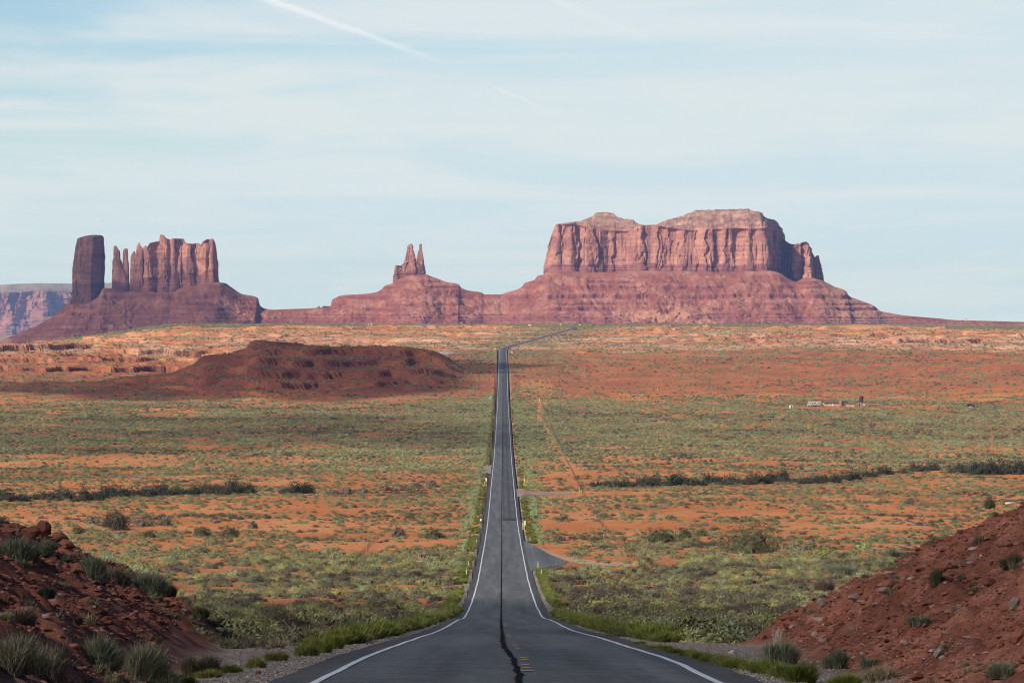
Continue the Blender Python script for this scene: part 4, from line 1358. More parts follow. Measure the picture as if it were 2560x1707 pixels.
def plant(name, px, py, wpx, hpx, kind, label, cat='shrub', group=None, seed=0, n=900, style='leaf', stems=True, yr=None):
    """a single plant where the photograph shows it (root pixel, width and height in pixels)"""
    x_, y_, z_ = pix(px, py) if yr is None else ((px - CX) / F * yr, yr, gz((px - CX) / F * yr, yr))
    w_, h_ = wpx / F * y_, hpx / F * y_
    e = empty(name, (x_, y_, z_ - 0.03), label, cat, group)
    if style == 'leaf':
        lf = max(0.03, 2.3 / F * y_)
        fo = leaf_bush(seed, int(min(9000, 1.5 * w_ * h_ / lf ** 2 + 500)), w_, h_, lf, 0.5, fill=0.55)
    elif style == 'wisp':
        lf = max(0.03, 2.0 / F * y_)
        fo = leaf_bush(seed, int(min(4000, 1.3 * w_ * h_ / lf ** 2 + 300)), w_, h_ * 0.85, lf, 0.75, long=2.2, fill=0.6, wisp=0.11)
    else:
        fo = blade_bush(seed, int(n * 2.6), w_, h_, 0.0019 + 0.000024 * y_, 0.7, spread=0.27, clumps=1 if max(w_, h_) < 0.25 else 6)
    fo.name = 'foliage'
    obj('foliage', fo, M_I[kind], e)
    if stems:
        mb = MB()
        r = random.Random(seed)
        for k in range(7):
            a = r.uniform(0, 6.28)
            mb.bar((0.05 * w_ * math.cos(a), 0.05 * w_ * math.sin(a), -0.05), (0.3 * w_ * math.cos(a), 0.3 * w_ * math.sin(a), h_ * r.uniform(0.45, 0.85)), 0.012 + 0.012 * h_, 0.005, 5)
        mb.build('stems', MAT_STEM, e)
    return e


MAT_STEM = plain('grey_bark', (0.14, 0.105, 0.08), 0.95, 0.3, 8)
k = 100
# tamarisks along the wash
gl, gr = 'dark tamarisks lining the wash left of the road', 'dark tamarisks lining the wash right of the road'
ll = 'dark tamarisk in the long thicket along the wash left of the road'
lr = 'dark tamarisk in the long thicket along the wash right of the road'
rnd = random.Random(5)
xs = 0
while xs < 640:
    k += 1
    hh = rnd.choice((14, 20, 26, 32, 38)) * rnd.uniform(0.8, 1.1)
    if not 268 < xs < 276:
        plant('tamarisk', xs + rnd.uniform(-4, 4), 1251 - 0.030 * xs * (xs > 250) + rnd.uniform(-3, 2), rnd.uniform(30, 50), hh, 'DARK', ll, 'tamarisk', gl, k, 620, 'wisp', False)
    xs += rnd.uniform(13, 25)
for (px_, py_, w_, h_) in ((712, 1232, 28, 14), (740, 1233, 50, 30), (768, 1232, 42, 28)):
    k += 1
    plant('tamarisk', px_, py_, w_, h_, 'DARK', 'dark clump of tamarisk standing apart between the left thicket and the road', 'tamarisk', 'tamarisk clump apart from the left thicket', k, 700, 'wisp', False)
for (px_, py_, w_, h_) in ((830, 1236, 44, 12), (868, 1235, 30, 16), (905, 1232, 26, 10), (962, 1226, 34, 16), (1000, 1224, 40, 12), (1040, 1220, 30, 14), (1078, 1218, 30, 18)):
    k += 1
    plant('dark_bush', px_, py_, w_, h_, 'BROWN', 'small dark bush in the row between tamarisk clump and the road', 'shrub', 'small dark bushes of the wash left of the road', k, 420, 'leaf', False)
xs = 1500
while xs < 2100:
    k += 1
    plant('tamarisk', xs + rnd.uniform(-4, 4), 1216 - 0.020 * (xs - 1500) + rnd.uniform(-3, 3), rnd.uniform(30, 52), rnd.choice((12, 17, 22, 28, 33)) * rnd.uniform(0.8, 1.1) * (0.75 if xs < 1560 else 1), 'DARK', lr, 'tamarisk', gr, k, 620, 'wisp', False)
    xs += rnd.uniform(13, 25)
for (px_, py_, w_, h_) in ((2130, 1200, 60, 24), (2172, 1192, 55, 16), (2210, 1186, 50, 20), (2255, 1184, 56, 10)):
    k += 1
    plant('tamarisk', px_, py_, w_, h_, 'DARK', 'low dark tamarisk in the thin stretch right of the long thicket', 'tamarisk', 'low tamarisks of the thin stretch', k, 560, 'wisp', False)
for (px_, py_, w_, h_) in ((2290, 1178, 54, 22), (2330, 1176, 50, 20), (2395, 1182, 60, 26), (2440, 1186, 62, 40), (2478, 1186, 60, 42), (2510, 1184, 56, 38), (2545, 1186, 70, 46), (2585, 1186, 60, 40)):
    k += 1
    plant('tamarisk', px_, py_, w_, h_, 'DARK', 'tall dark tamarisk of the dense clump at the far right end of the wash', 'tamarisk', 'tall tamarisks at the right end of the wash', k, 800, 'wisp', False)
# single bushes one can pick out
for (px_, py_, w_, h_, kd, lb, st) in (
        (1878, 1383, 156, 72, 'OLIVE', 'very large rounded olive bush standing alone on the sand to the right', 'leaf'),
        (1650, 1356, 96, 36, 'OLIVE', 'broad low olive thicket between the road and the largest bush', 'leaf'),
        (1712, 1345, 34, 24, 'OLIVE', 'small olive bush at the right end of the broad low thicket', 'leaf'),
        (1752, 1340, 40, 15, 'OLIVE', 'low flat green bush between the broad thicket and the largest bush', 'leaf'),
        (298, 1324, 54, 46, 'DARK', 'tallest dark twiggy bush of the cluster on the left sand', 'wisp'),
        (272, 1318, 36, 40, 'DARK', 'upright dark bush at the left shoulder of the tallest twiggy bush', 'wisp'),
        (350, 1316, 48, 26, 'BROWN', 'brownish bush in the middle of the cluster on the left sand', 'wisp'),
        (411, 1314, 38, 27, 'BROWN', 'brownish bush at the right end of the cluster on the left sand', 'wisp'),
        (230, 1309, 36, 18, 'BROWN', 'low brown bush at the left end of the cluster on the left sand', 'leaf'),
        (505, 1341, 44, 24, 'OLIVE', 'green rounded bush right of the twiggy cluster, the left one of a pair', 'leaf'),
        (574, 1343, 48, 30, 'OLIVE', 'green rounded bush right of the twiggy cluster, the taller of a pair', 'leaf'),
        (196, 1335, 32, 18, 'OLIVE', 'small green bush just beyond the crest of the left bank', 'leaf'),
        (370, 1342, 34, 14, 'OLIVE', 'low green bush below the cluster on the left sand', 'leaf'),
        (1083, 1345, 42, 24, 'OLIVE', 'bright green bush near the left fence, close to the road', 'leaf'),
        (995, 1342, 34, 24, 'BROWN', 'grey-brown bush just left of the bright green bush by the fence', 'leaf'),
        (632, 1320, 24, 15, 'BROWN', 'lone dark bush on open sand between the cluster and the fence', 'leaf'),
        (1980, 1373, 20, 14, 'GREY', 'small pale rounded bush right of the largest bush, first of two', 'leaf'),
        (2010, 1377, 34, 16, 'GREY', 'pale rounded bush right of the largest bush, second and wider of two', 'leaf'),
        (2058, 1390, 48, 20, 'GREEN', 'bright green bush below the two pale rounded bushes', 'leaf'),
        (2110, 1396, 40, 14, 'OLIVE', 'row of short green tufts right of the bright green bush', 'leaf'),
        (2158, 1373, 42, 15, 'MINT', 'mint-green dome of a bush on bare sand far right of the largest bush', 'leaf'),
        (1062, 1408, 36, 17, 'STRAW', 'dead straw-grey bush lying near the left verge of the road', 'leaf')):
    k += 1
    plant('lone_bush', px_, py_, w_, h_, kd, lb, 'shrub', None, k, 1500 if w_ > 90 else 750, st)
# shrubs of the two banks in front
for (px_, py_, w_, h_, kd, lb, st, n_) in (
        (40, 1712, 170, 110, 'GREY', 'large grey-green tussock filling the bottom left corner', 'blade', 3200),
        (118, 1700, 110, 95, 'BROWN', 'brownish grey tussock right of the corner tussock', 'blade', 2200),
        (255, 1672, 130, 92, 'GREY', 'large grey-green tussock at the foot of the left bank, uphill one', 'blade', 3000),
        (345, 1694, 140, 90, 'GREY', 'large grey-green tussock at the foot of the left bank, beside the dark hollow', 'blade', 3000),
        (410, 1712, 110, 70, 'GREY', 'grey-green tussock nearest the gravel at the foot of the left bank', 'blade', 2200),
        (500, 1690, 100, 66, 'OLIVE', 'straw-tipped olive tussock by the gravel left of the road', 'blade', 2200),
        (35, 1400, 100, 66, 'GREY', 'pale grassy clump on the crest of the left bank at the picture edge', 'blade', 1800),
        (108, 1388, 66, 44, 'GREY', 'blue-grey clump among the boulders on the left crest', 'blade', 1400),
        (70, 1402, 60, 40, 'OLIVE', 'olive clump below the boulders of the left crest', 'blade', 1200),
        (238, 1452, 84, 72, 'GREY', 'tall grey-green shrub on the left crest right of the boulders', 'blade', 2000),
        (292, 1462, 70, 52, 'BROWN', 'brownish shrub on the left crest between two grey-green shrubs', 'blade', 1500),
        (372, 1482, 110, 64, 'GREY', 'wide grey-green shrub at the right end of the left crest', 'blade', 2400),
        (420, 1492, 56, 40, 'OLIVE', 'dark olive shrub hanging off the right end of the left crest', 'blade', 1200),
        (112, 1496, 58, 36, 'DARK', 'small dark shrub in the middle of the left bank', 'blade', 1000),
        (60, 1562, 80, 52, 'BROWN', 'dry straw-brown tussock on the left bank near the picture edge', 'blade', 1500),
        (10, 1548, 50, 36, 'STRAW', 'yellowish dry tuft at the left picture edge', 'blade', 900),
        (190, 1555, 40, 24, 'BROWN', 'small dry tuft on bare rubble in the left bank', 'blade', 700),
        (500, 1546, 50, 34, 'OLIVE', 'olive tuft at the lower end of the left bank', 'blade', 900),
        (545, 1575, 70, 40, 'OLIVE', 'dark green tuft where the left bank meets the plain', 'blade', 1300),
        (620, 1600, 90, 46, 'DARK', 'dark bushy shrub between the left bank and the gravel', 'leaf', 900),
        (740, 1590, 120, 60, 'DARK', 'wide dark green shrub left of the road behind the bright grass', 'leaf', 1300),
        (690, 1566, 110, 46, 'OLIVE', 'olive shrub behind the wide dark green shrub', 'leaf', 1000),
        (930, 1588, 70, 26, 'DARK', 'low dark green shrub between gravel spread and the left verge', 'leaf', 800),
        (2340, 1462, 36, 50, 'OLIVE', 'upright dark shrub alone in the middle of the right bank', 'blade', 1100),
        (2404, 1452, 30, 26, 'BROWN', 'small dry shrub right of the upright shrub on the right bank', 'blade', 600),
        (2478, 1272, 40, 32, 'OLIVE', 'dark shrub on the topmost crest of the right bank', 'blade', 900),
        (2088, 1672, 70, 58, 'GREY', 'grey-green shrub at the foot of the right bank', 'blade', 1500),
        (2168, 1672, 40, 38, 'GREY', 'small teal-grey shrub low on the right bank', 'blade', 800),
        (2300, 1560, 60, 30, 'GREY', 'thin grey-green shrub half way down the right bank', 'blade', 800),
        (2530, 1420, 60, 40, 'OLIVE', 'sparse green clump high on the right bank by the picture edge', 'blade', 800),
        (2500, 1690, 90, 50, 'GREY', 'pale tussock in the bottom right corner', 'blade', 1500),
        (2200, 1700, 90, 46, 'STRAW', 'dry straw tussock between the round green bushes and the right bank', 'blade', 1200),
        (1950, 1660, 90, 70, 'GREY', 'grey-green shrub behind the white dry stalks', 'blade', 1600),
        (2110, 1440, 80, 40, 'GREY', 'grey-green shrub on the crest of the right bank above the dip', 'blade', 1300),
        (2240, 1396, 70, 30, 'GREY', 'low grey-green shrub on the right crest below the topmost shrub', 'blade', 1100),
        (2060, 1478, 70, 38, 'BROWN', 'brown-grey shrub where the right crest comes down', 'blade', 1100),
        (1560, 1592, 110, 30, 'OLIVE', 'long olive shrub behind the gravel on the right', 'leaf', 900),
        (1625, 1592, 60, 44, 'DARK', 'dark green rounded shrub behind the gravel on the right', 'leaf', 900),
        (1690, 1592, 90, 46, 'OLIVE', 'wide olive shrub right of the dark rounded one', 'leaf', 1100),
        (1742, 1600, 50, 26, 'GREEN', 'bright green low shrub in front of the wide olive shrub', 'blade', 1000),
        (1705, 1602, 40, 18, 'GREEN', 'bright green tuft left of the bright green low shrub', 'blade', 700)):
    k += 1
    plant('bank_shrub', px_, py_, w_, h_, kd, lb, 'shrub', None, k, n_, st, st == 'leaf')
# spiky yucca plants
def yucca(px_, py_, hpx, label, seed):
    x_, y_, z_ = pix(px_, py_)
    h_ = hpx / F * y_
    e = empty('yucca', (x_, y_, z_), label, 'yucca')
    r = np.random.default_rng(seed)
    V, F3 = [], []
    for i in range(70):
        a, el = r.uniform(0, 6.28), r.uniform(0.25, 1.4)
        d = np.array([math.cos(a) * math.cos(el), math.sin(a) * math.cos(el), math.sin(el)])
        s_ = np.array([-math.sin(a), math.cos(a), 0]) * 0.022 * h_ / 0.5
        b = len(V)
        V += [d * 0.05 - s_, d * 0.05 + s_, d * h_ * r.uniform(0.75, 1.05)]
        F3.append([b, b + 1, b + 2])
    obj('leaves', mesh('leaves', V, np.array(F3), attrs={'shade': r.uniform(0.8, 1.25, len(V))}), M_I['MINT'], e)
    MB().bar((0, 0, -0.1), (0, 0, 0.12 * h_ + 0.03), 0.06 * h_ / 0.5, 0.03 * h_ / 0.5).build('trunk', MAT_STEM, e)


yucca(1775, 1596, 30, 'pale spiky yucca at the foot of the right bank', 3)
yucca(1510, 1330, 16, 'small spiky yucca on the sand right of the yellow markers', 4)
# white dry stalks
def dry_stalks():
    x_, y_, z_ = pix(1942, 1657)
    e = empty('dry_stalks', (x_, y_, z_), 'tall white dry stalks standing in front of the right bank', 'dry plant')
    r = random.Random(2)
    for i in range(6):
        a = MB()
        bx, h_ = r.uniform(-0.09, 0.09), r.uniform(0.5, 0.85)
        t = (bx + r.uniform(-0.05, 0.05), r.uniform(-0.05, 0.05), h_)
        a.bar((bx, 0, 0), t, 0.008, 0.006, 5)
        for j in range(3):
            f_ = r.uniform(0.5, 0.9)
            p = Vector((bx, 0, 0)).lerp(Vector(t), f_)
            a.bar(p, p + Vector((r.uniform(-0.08, 0.08), r.uniform(-0.05, 0.05), 0.12)), 0.004, 0.003, 4)
        a.build('stalk', MAT_STALK, e)


MAT_STALK = plain('bleached_stalk', (0.62, 0.58, 0.50), 0.9, 0.15, 9)
dry_stalks()
# round green bushes and bright grass along the gravel
rg = 'bright green grass tufts along the right edge of the road in front'
px_ = 1600
while px_ < 1975:
    k += 1
    t = (px_ - 1600) / 375
    plant('grass_tuft', px_, lerp(1612, 1694, t ** 0.9) + rnd.uniform(-2, 3), rnd.uniform(46, 66) * (0.85 + 0.4 * t), lerp(15, 44, t), 'GREEN', 'bright green grass tuft in the row along the right gravel edge', 'grass', rg, k, 1100, 'blade', False)
    px_ += rnd.uniform(15, 22)
px_ = 1385
while px_ < 1590:
    k += 1
    t = (px_ - 1385) / 205
    plant('grass_tuft', px_, lerp(1535, 1592, t ** 0.62), rnd.uniform(26, 40), lerp(14, 16, t), 'GREEN', 'bright green grass tuft hugging the right edge where the road dips', 'grass', 'grass tufts at the right edge of the dip', k, 700, 'blade', False)
    px_ += rnd.uniform(8, 13)
plant('green_bush', 2010, 1706, 92, 60, 'GREEN', 'round bright green bush by the right gravel edge, the taller one', 'shrub', None, 901, 3600, 'blade', False)
plant('green_bush', 2112, 1722, 104, 50, 'GREEN', 'round bright green bush cut off by the bottom of the picture on the right', 'shrub', None, 902, 3600, 'blade', False)
lg = 'bright grass tufts along the left gravel edge in front'
for px_, py_, w_, h_ in ((460, 1708, 70, 30), (520, 1694, 70, 28), (575, 1682, 66, 30), (632, 1670, 60, 34), (690, 1652, 60, 30), (760, 1640, 70, 40), (800, 1632, 66, 44), (835, 1622, 60, 40), (866, 1612, 40, 30), (780, 1622, 60, 40)):
    k += 1
    plant('grass_tuft', px_, py_, w_, h_, 'GREEN', 'bright green grass tuft in the row along the left gravel edge', 'grass', lg, k, 1200, 'blade', False)
px_ = 1030
while px_ < 1160:
    k += 1
    t = (px_ - 1030) / 130
    plant('grass_tuft', px_, lerp(1574, 1528, t ** 1.3), rnd.uniform(26, 40), lerp(20, 22, t), 'GREEN', 'bright green grass tuft hugging the left edge where the road dips', 'grass', 'grass tufts at the left edge of the dip', k, 700, 'blade', False)
    px_ += rnd.uniform(7, 11)

# ---------------------------------------------------------------- rocks
def rock_mesh(seed, flat=0.6):
    r = np.random.default_rng(seed)
    n = 26
    d = r.normal(0, 1, (n, 3))
    d /= np.linalg.norm(d, axis=1)[:, None]
    import bmesh
    bm = bmesh.new()
    for p in d * r.uniform(0.82, 1.0, (n, 1)) * np.array([0.5, 0.5 * r.uniform(0.6, 1), 0.5 * flat]):
        bm.verts.new(p)
    bmesh.ops.convex_hull(bm, input=bm.verts)
    me = bpy.data.meshes.new('rock')
    bm.to_mesh(me)
    bm.free()
    return me


def rock_mat(name, stops, inst):
    m, n = material(name)
    t = n.n('ShaderNodeAttribute', attribute_name='tint', attribute_type='INSTANCER').outputs['Fac'] if inst else n.n('ShaderNodeObjectInfo').outputs['Random']
    c = n.ramp(t, stops)
    pos = n.n('ShaderNodeNewGeometry').outputs['Position']
    ns = n.n('ShaderNodeTexNoise', {'Vector': pos, 'Scale': 7.0, 'Detail': 6.0, 'Roughness': 0.65}).outputs[0]
    c = n.mix(1.0, c, n.ramp(ns, [(0.3, (0.7,) * 3), (0.7, (1.25,) * 3)]), 'MULTIPLY')
    bp = n.n('ShaderNodeBump', {'Height': ns, 'Strength': 0.6, 'Distance': 0.05}).outputs[0]
    finish(n, n.n('ShaderNodeBsdfPrincipled', {'Base Color': c, 'Roughness': 0.95, 'Normal': bp, 'Specular IOR Level': 0.15}).outputs[0])
    return m


RED_STOPS = [(0.0, (0.150, 0.052, 0.034)), (0.5, (0.225, 0.082, 0.050)), (0.85, (0.285, 0.115, 0.075)), (0.97, (0.30, 0.19, 0.15)), (1.0, (0.40, 0.31, 0.26))]
MAT_RUB = rock_mat('red_rubble', RED_STOPS, True)
MAT_RED = rock_mat('red_rock', [(0.0, (0.17, 0.058, 0.038)), (1.0, (0.26, 0.10, 0.062))], False)
MAT_GREYR = rock_mat('grey_slab', [(0.0, (0.24, 0.19, 0.165)), (1.0, (0.30, 0.235, 0.20))], False)
MAT_PALE = rock_mat('pale_stone', [(0.0, (0.52, 0.44, 0.38)), (1.0, (0.58, 0.50, 0.44))], False)
MAT_TAN = rock_mat('tan_slab', [(0.0, (0.34, 0.20, 0.11)), (1.0, (0.36, 0.22, 0.12))], False)
rocks = [rock_mesh(s_, f_) for s_, f_ in ((1, 0.6), (2, 0.45), (3, 0.75), (4, 0.35), (5, 0.55), (6, 0.5))]


def on_bank(n, y0=60, y1=172):
    y = rng.uniform(y0, y1, n)
    sd = rng.choice([-1, 1], n)
    toe = np.where(sd < 0, 6.3 + (y - 68) * 0.058, 6.2 + (y - 68) * 0.031)
    x = RX(y) + sd * (toe + rng.uniform(0.1, 1, n) ** 1.2 * (0.15 * y + 2.0 - toe).clip(1.5))
    return x, y


x, y = on_bank(60000)
z = ground_raw(x, y)
s_ = (0.045 + 0.26 * rng.random(len(x)) ** 6 + 0.055 * rng.random(len(x))) * np.clip(y / 115.0, 0.55, 1.3)
scl = np.stack([s_ * rng.uniform(0.9, 1.8, len(x)), s_ * rng.uniform(0.8, 1.3, len(x)), s_ * rng.uniform(0.7, 1.2, len(x))], -1)
scatter('rubble', [m_.copy() for m_ in rocks], MAT_RUB, np.stack([x, y, z + 0.05 * s_], -1), scl, rng.random(len(x)), kind='stuff')
x, y = on_bank(230, 66, 168)
for i in range(len(x)):
    me_ = rocks[i % 6]
    if len(me_.materials) == 0:
        me_.materials.append(MAT_RED)
    sd = 'left' if x[i] < 0 else 'right'
    ob = bpy.data.objects.new('rock', me_)
    COL.objects.link(ob)
    w_ = (0.18 + 0.5 * rng.random() ** 3) * min(1.25, max(0.55, y[i] / 115.0))
    ob.location = (x[i], y[i], gz(x[i], y[i]) + 0.04)
    ob.scale = (w_ * rng.uniform(0.9, 1.5), w_, w_ * rng.uniform(0.6, 1.1))
    ob.rotation_euler = (rng.normal(0, 0.3), rng.normal(0, 0.3), rng.uniform(0, 6.28))
    tag(ob, 'angular dark red rock lying in the rubble of the %s bank' % sd, 'rock', 'red rocks on the %s bank' % sd)


def boulder(name, px_, py_, wpx, hpx, mat, label, seed, tilt=0.0):
    x_, y_, z_ = pix(px_, py_)
    me_ = rock_mesh(seed, 1.0)
    w_, h_ = wpx / F * y_, hpx / F * y_
    me_.transform(Matrix.Diagonal((w_ * 1.05, w_ * 0.8, h_ * 1.1, 1)))
    ob = obj(name, me_, mat)
    ob.location = (x_, y_, z_ + h_ * 0.32)
    ob.rotation_euler = (0, tilt, 0.4)
    tag(ob, label, 'rock')


for i, a in enumerate((
        ('boulder', 78, 1340, 60, 36, MAT_RED, 'rounded red boulder on the left crest, leftmost of the pile', 0.1),
        ('boulder', 108, 1338, 56, 44, MAT_RED, 'largest red boulder of the pile on the left crest', -0.1),
        ('boulder', 148, 1352, 52, 26, MAT_RED, 'flat red boulder in the middle of the pile on the left crest', 0.2),
        ('boulder', 168, 1370, 46, 28, MAT_RED, 'red boulder at the right end of the pile on the left crest', 0.25),
        ('boulder', 64, 1358, 30, 26, MAT_RED, 'dark red boulder under the grassy clump of the left crest', 0.0),
        ('boulder', 128, 1374, 40, 22, MAT_RED, 'red boulder tucked below the pile on the left crest', 0.1),
        ('slab', 474, 1506, 36, 34, MAT_TAN, 'upright tan slab at the lower end of the left bank', 0.5),
        ('slab', 2056, 1520, 36, 26, MAT_GREYR, 'grey upright slab on the lower crest of the right bank', 0.2),
        ('slab', 2140, 1500, 48, 20, MAT_GREYR, 'flat grey slab near the crest left of the light grey slab', 0.1),
        ('slab', 2214, 1488, 46, 20, MAT_GREYR, 'light grey slab below the crest of the right bank', -0.1),
        ('slab', 2348, 1640, 36, 26, MAT_GREYR, 'pointed grey slab low on the right bank', -0.5),
        ('slab', 2535, 1520, 40, 32, MAT_GREYR, 'grey slab at the right picture edge', -0.4),
        ('slab', 2160, 1638, 30, 14, MAT_GREYR, 'small grey slab at the foot of the right bank', -0.3),
        ('boulder', 2472, 1466, 40, 22, MAT_RED, 'broad red boulder with a dark overhang in the upper right bank', 0.0),
        ('boulder', 2472, 1350, 36, 16, MAT_RED, 'dark ledge-like rock near the top of the right bank', -0.2),
        ('boulder', 2230, 1468, 46, 20, MAT_RED, 'long red boulder above the light grey slab', -0.2),
        ('boulder', 2545, 1600, 60, 36, MAT_RED, 'big red boulder at the right picture edge below the grey slab', -0.3),
        ('boulder', 1905, 1600, 30, 20, MAT_RED, 'dark red boulder at the tip of the right bank', 0.0),
        ('stone', 2526, 1262, 34, 11, MAT_PALE, 'white stone on the topmost point of the right bank', 0.0),
        ('stone', 1530, 1580, 20, 9, MAT_PALE, 'pale stone at the edge of the gravel on the right', 0.0),
        ('stone', 645, 1684, 18, 12, MAT_RED, 'small red stone lying on the left gravel', 0.0),
        ('stone', 1830, 1634, 22, 12, MAT_PALE, 'pale stone at the foot of the right bank near the grass row', 0.0))):
    boulder(*a[:7], 300 + i, a[7])

# loose gravel beside the pavement
yg = 64 + 110 * rng.random(26000) ** 1.3
sg = rng.choice([-1, 1], len(yg))
xg = RX(yg) + sg * (4.5 + 3.4 * rng.random(len(yg)) ** 1.5)
MAT_PEB = rock_mat('grey_pebbles', [(0.0, (0.12, 0.10, 0.09)), (0.5, (0.26, 0.22, 0.19)), (1.0, (0.46, 0.42, 0.38))], True)
sp = (0.018 + 0.05 * rng.random(len(yg)) ** 3)[:, None] * np.ones((1, 3))
scatter('gravel', [m_.copy() for m_ in rocks[:3]], MAT_PEB, np.stack([xg, yg, ground_raw(xg, yg) + 0.01], -1), sp, rng.random(len(yg)), kind='stuff')
# broken rock on the dark hill
yr_ = rng.uniform(2980, 3560, 5200)
xr_ = yr_ * rng.uniform(-0.098, -0.008, len(yr_))
sr = 0.5 + 2.2 * rng.random(len(yr_)) ** 4
MAT_HILLR = rock_mat('hill_rubble', [(0.0, (0.10, 0.036, 0.026)), (0.6, (0.24, 0.078, 0.046)), (1.0, (0.34, 0.15, 0.09))], True)
scatter('hill_rubble', [m_.copy() for m_ in rocks], MAT_HILLR, np.stack([xr_, yr_, ground_raw(xr_, yr_)], -1), np.stack([sr * 1.3, sr, sr * 0.8], -1), rng.random(len(yr_)), kind='stuff')

# dry grass and low brush over the cut banks
x, y = on_bank(900, 62, 174)
xa = RX(rng.uniform(118, 176, 420))
ya = rng.uniform(118, 176, 420)
x, y = np.concatenate([x, xa - rng.uniform(6.5, 14.5, 420)]), np.concatenate([y, ya])
keep = rng.random(len(x)) < np.clip(0.55 + 1.2 * f2(x / 5.0, y / 9.0, 3, 991), 0, 1)
x, y = x[keep], y[keep]
DRY = [(0.0, (0.10, 0.085, 0.055)), (0.3, (0.17, 0.165, 0.10)), (0.6, (0.21, 0.19, 0.115)), (0.8, (0.30, 0.235, 0.135)), (1.0, (0.14, 0.155, 0.075))]
dry_m = foliage('dry_grass_leaves', DRY, True)
sg_ = (0.16 + 0.5 * rng.random(len(x)) ** 2.2) * np.clip(y / 120.0, 0.55, 1.2)
scatter('dry_grass', [blade_bush(s_, 420, 1.2, 0.62, 0.010, 0.6, spread=0.3, clumps=4) for s_ in (51, 52, 53, 54)] + [leaf_bush(s_, 500, 1.3, 0.55, 0.032, 0.6) for s_ in (55, 56)], dry_m,
        np.stack([x, y, ground_raw(x, y) - 0.02], -1), np.stack([sg_ * 1.1, sg_ * 1.1, sg_], -1), rng.random(len(x)), kind='stuff')

# ---------------------------------------------------------------- things along the road
C_WHITE = plain('white_paint', (0.74, 0.74, 0.72), 0.5, 0.06)
C_YEL = plain('yellow_paint', (0.80, 0.52, 0.03), 0.5, 0.06)
C_ORANGE = plain('orange_paint', (0.62, 0.22, 0.03), 0.55, 0.08)
C_STEEL = plain('galvanised_steel', (0.36, 0.37, 0.38), 0.5, 0.1, metal=0.3)
C_BLACK = plain('black_paint', (0.02, 0.02, 0.022), 0.6, 0.1)
C_RUSTP = plain('dark_post', (0.075, 0.055, 0.045), 0.9, 0.25)
C_WOOD = plain('weathered_wood', (0.13, 0.09, 0.065), 0.95, 0.3, 6)
C_BLUE = plain('blue_paint', (0.05, 0.17, 0.48), 0.4, 0.06)
C_GLASS = plain('dark_glass', (0.02, 0.025, 0.03), 0.1, 0.1)
C_TYRE = plain('tyre_rubber', (0.02, 0.02, 0.02), 0.9, 0.1)


def striped():
    m, n = material('black_and_yellow_stripes')
    sp = n.n('ShaderNodeSeparateXYZ', {0: n.n('ShaderNodeTexCoord').outputs['Object']})
    v = n.math('FRACT', n.math('MULTIPLY', n.math('ADD', sp.outputs[0], sp.outputs[2]), 4.2))
    c = n.mix(n.math('GREATER_THAN', v, 0.62), (0.80, 0.52, 0.03, 1), (0.03, 0.03, 0.03, 1))
    finish(n, n.n('ShaderNodeBsdfPrincipled', {'Base Color': c, 'Roughness': 0.5}).outputs[0])
    return m


C_STRIPE = striped()


def at_y(px, y):
    x_ = (px - CX) / F * y
    return (x_, y, gz(x_, y))


def row_y(py):
    """distance at which the road surface shows on a picture row"""
    s = np.linspace(300, 4300, 4000)
    r = HY - F * P(s) / s
    return float(np.interp(-py, -r, s))


for px_, py_, lb in ((1192, 1362, 'slim white delineator post in bright grass left of the road, across from the paved pull-off'),
                     (1171, 1423, 'slim white delineator post left of the road, nearer than the one across from the pull-off'),
                     (1166, 1442, 'slim delineator post with a dark reflector, nearest one left of the road'),
                     (1325, 1360, 'slim white delineator post just beyond the far corner of the paved pull-off'),
                     (1345, 1423, 'slim white delineator post at the near corner of the paved pull-off'),
                     (1353, 1443, 'slim white delineator post nearest the camera on the right verge'),
                     (1300, 1246, 'slim white delineator post where the side track leaves the road'),
                     (1297, 1211, 'slim pale delineator post beyond the side track, beside the wash')):
    y_ = row_y(py_ - 4)
    e = empty('delineator_post', at_y(px_, y_), lb, 'delineator post')
    MB().box((0, 0, 0.55), (0.09, 0.035, 1.2)).build('post', C_WHITE, e)
    MB().box((0, -0.03, 0.98), (0.085, 0.02, 0.16)).build('reflector', C_BLACK if 'dark' in lb else C_STEEL, e)


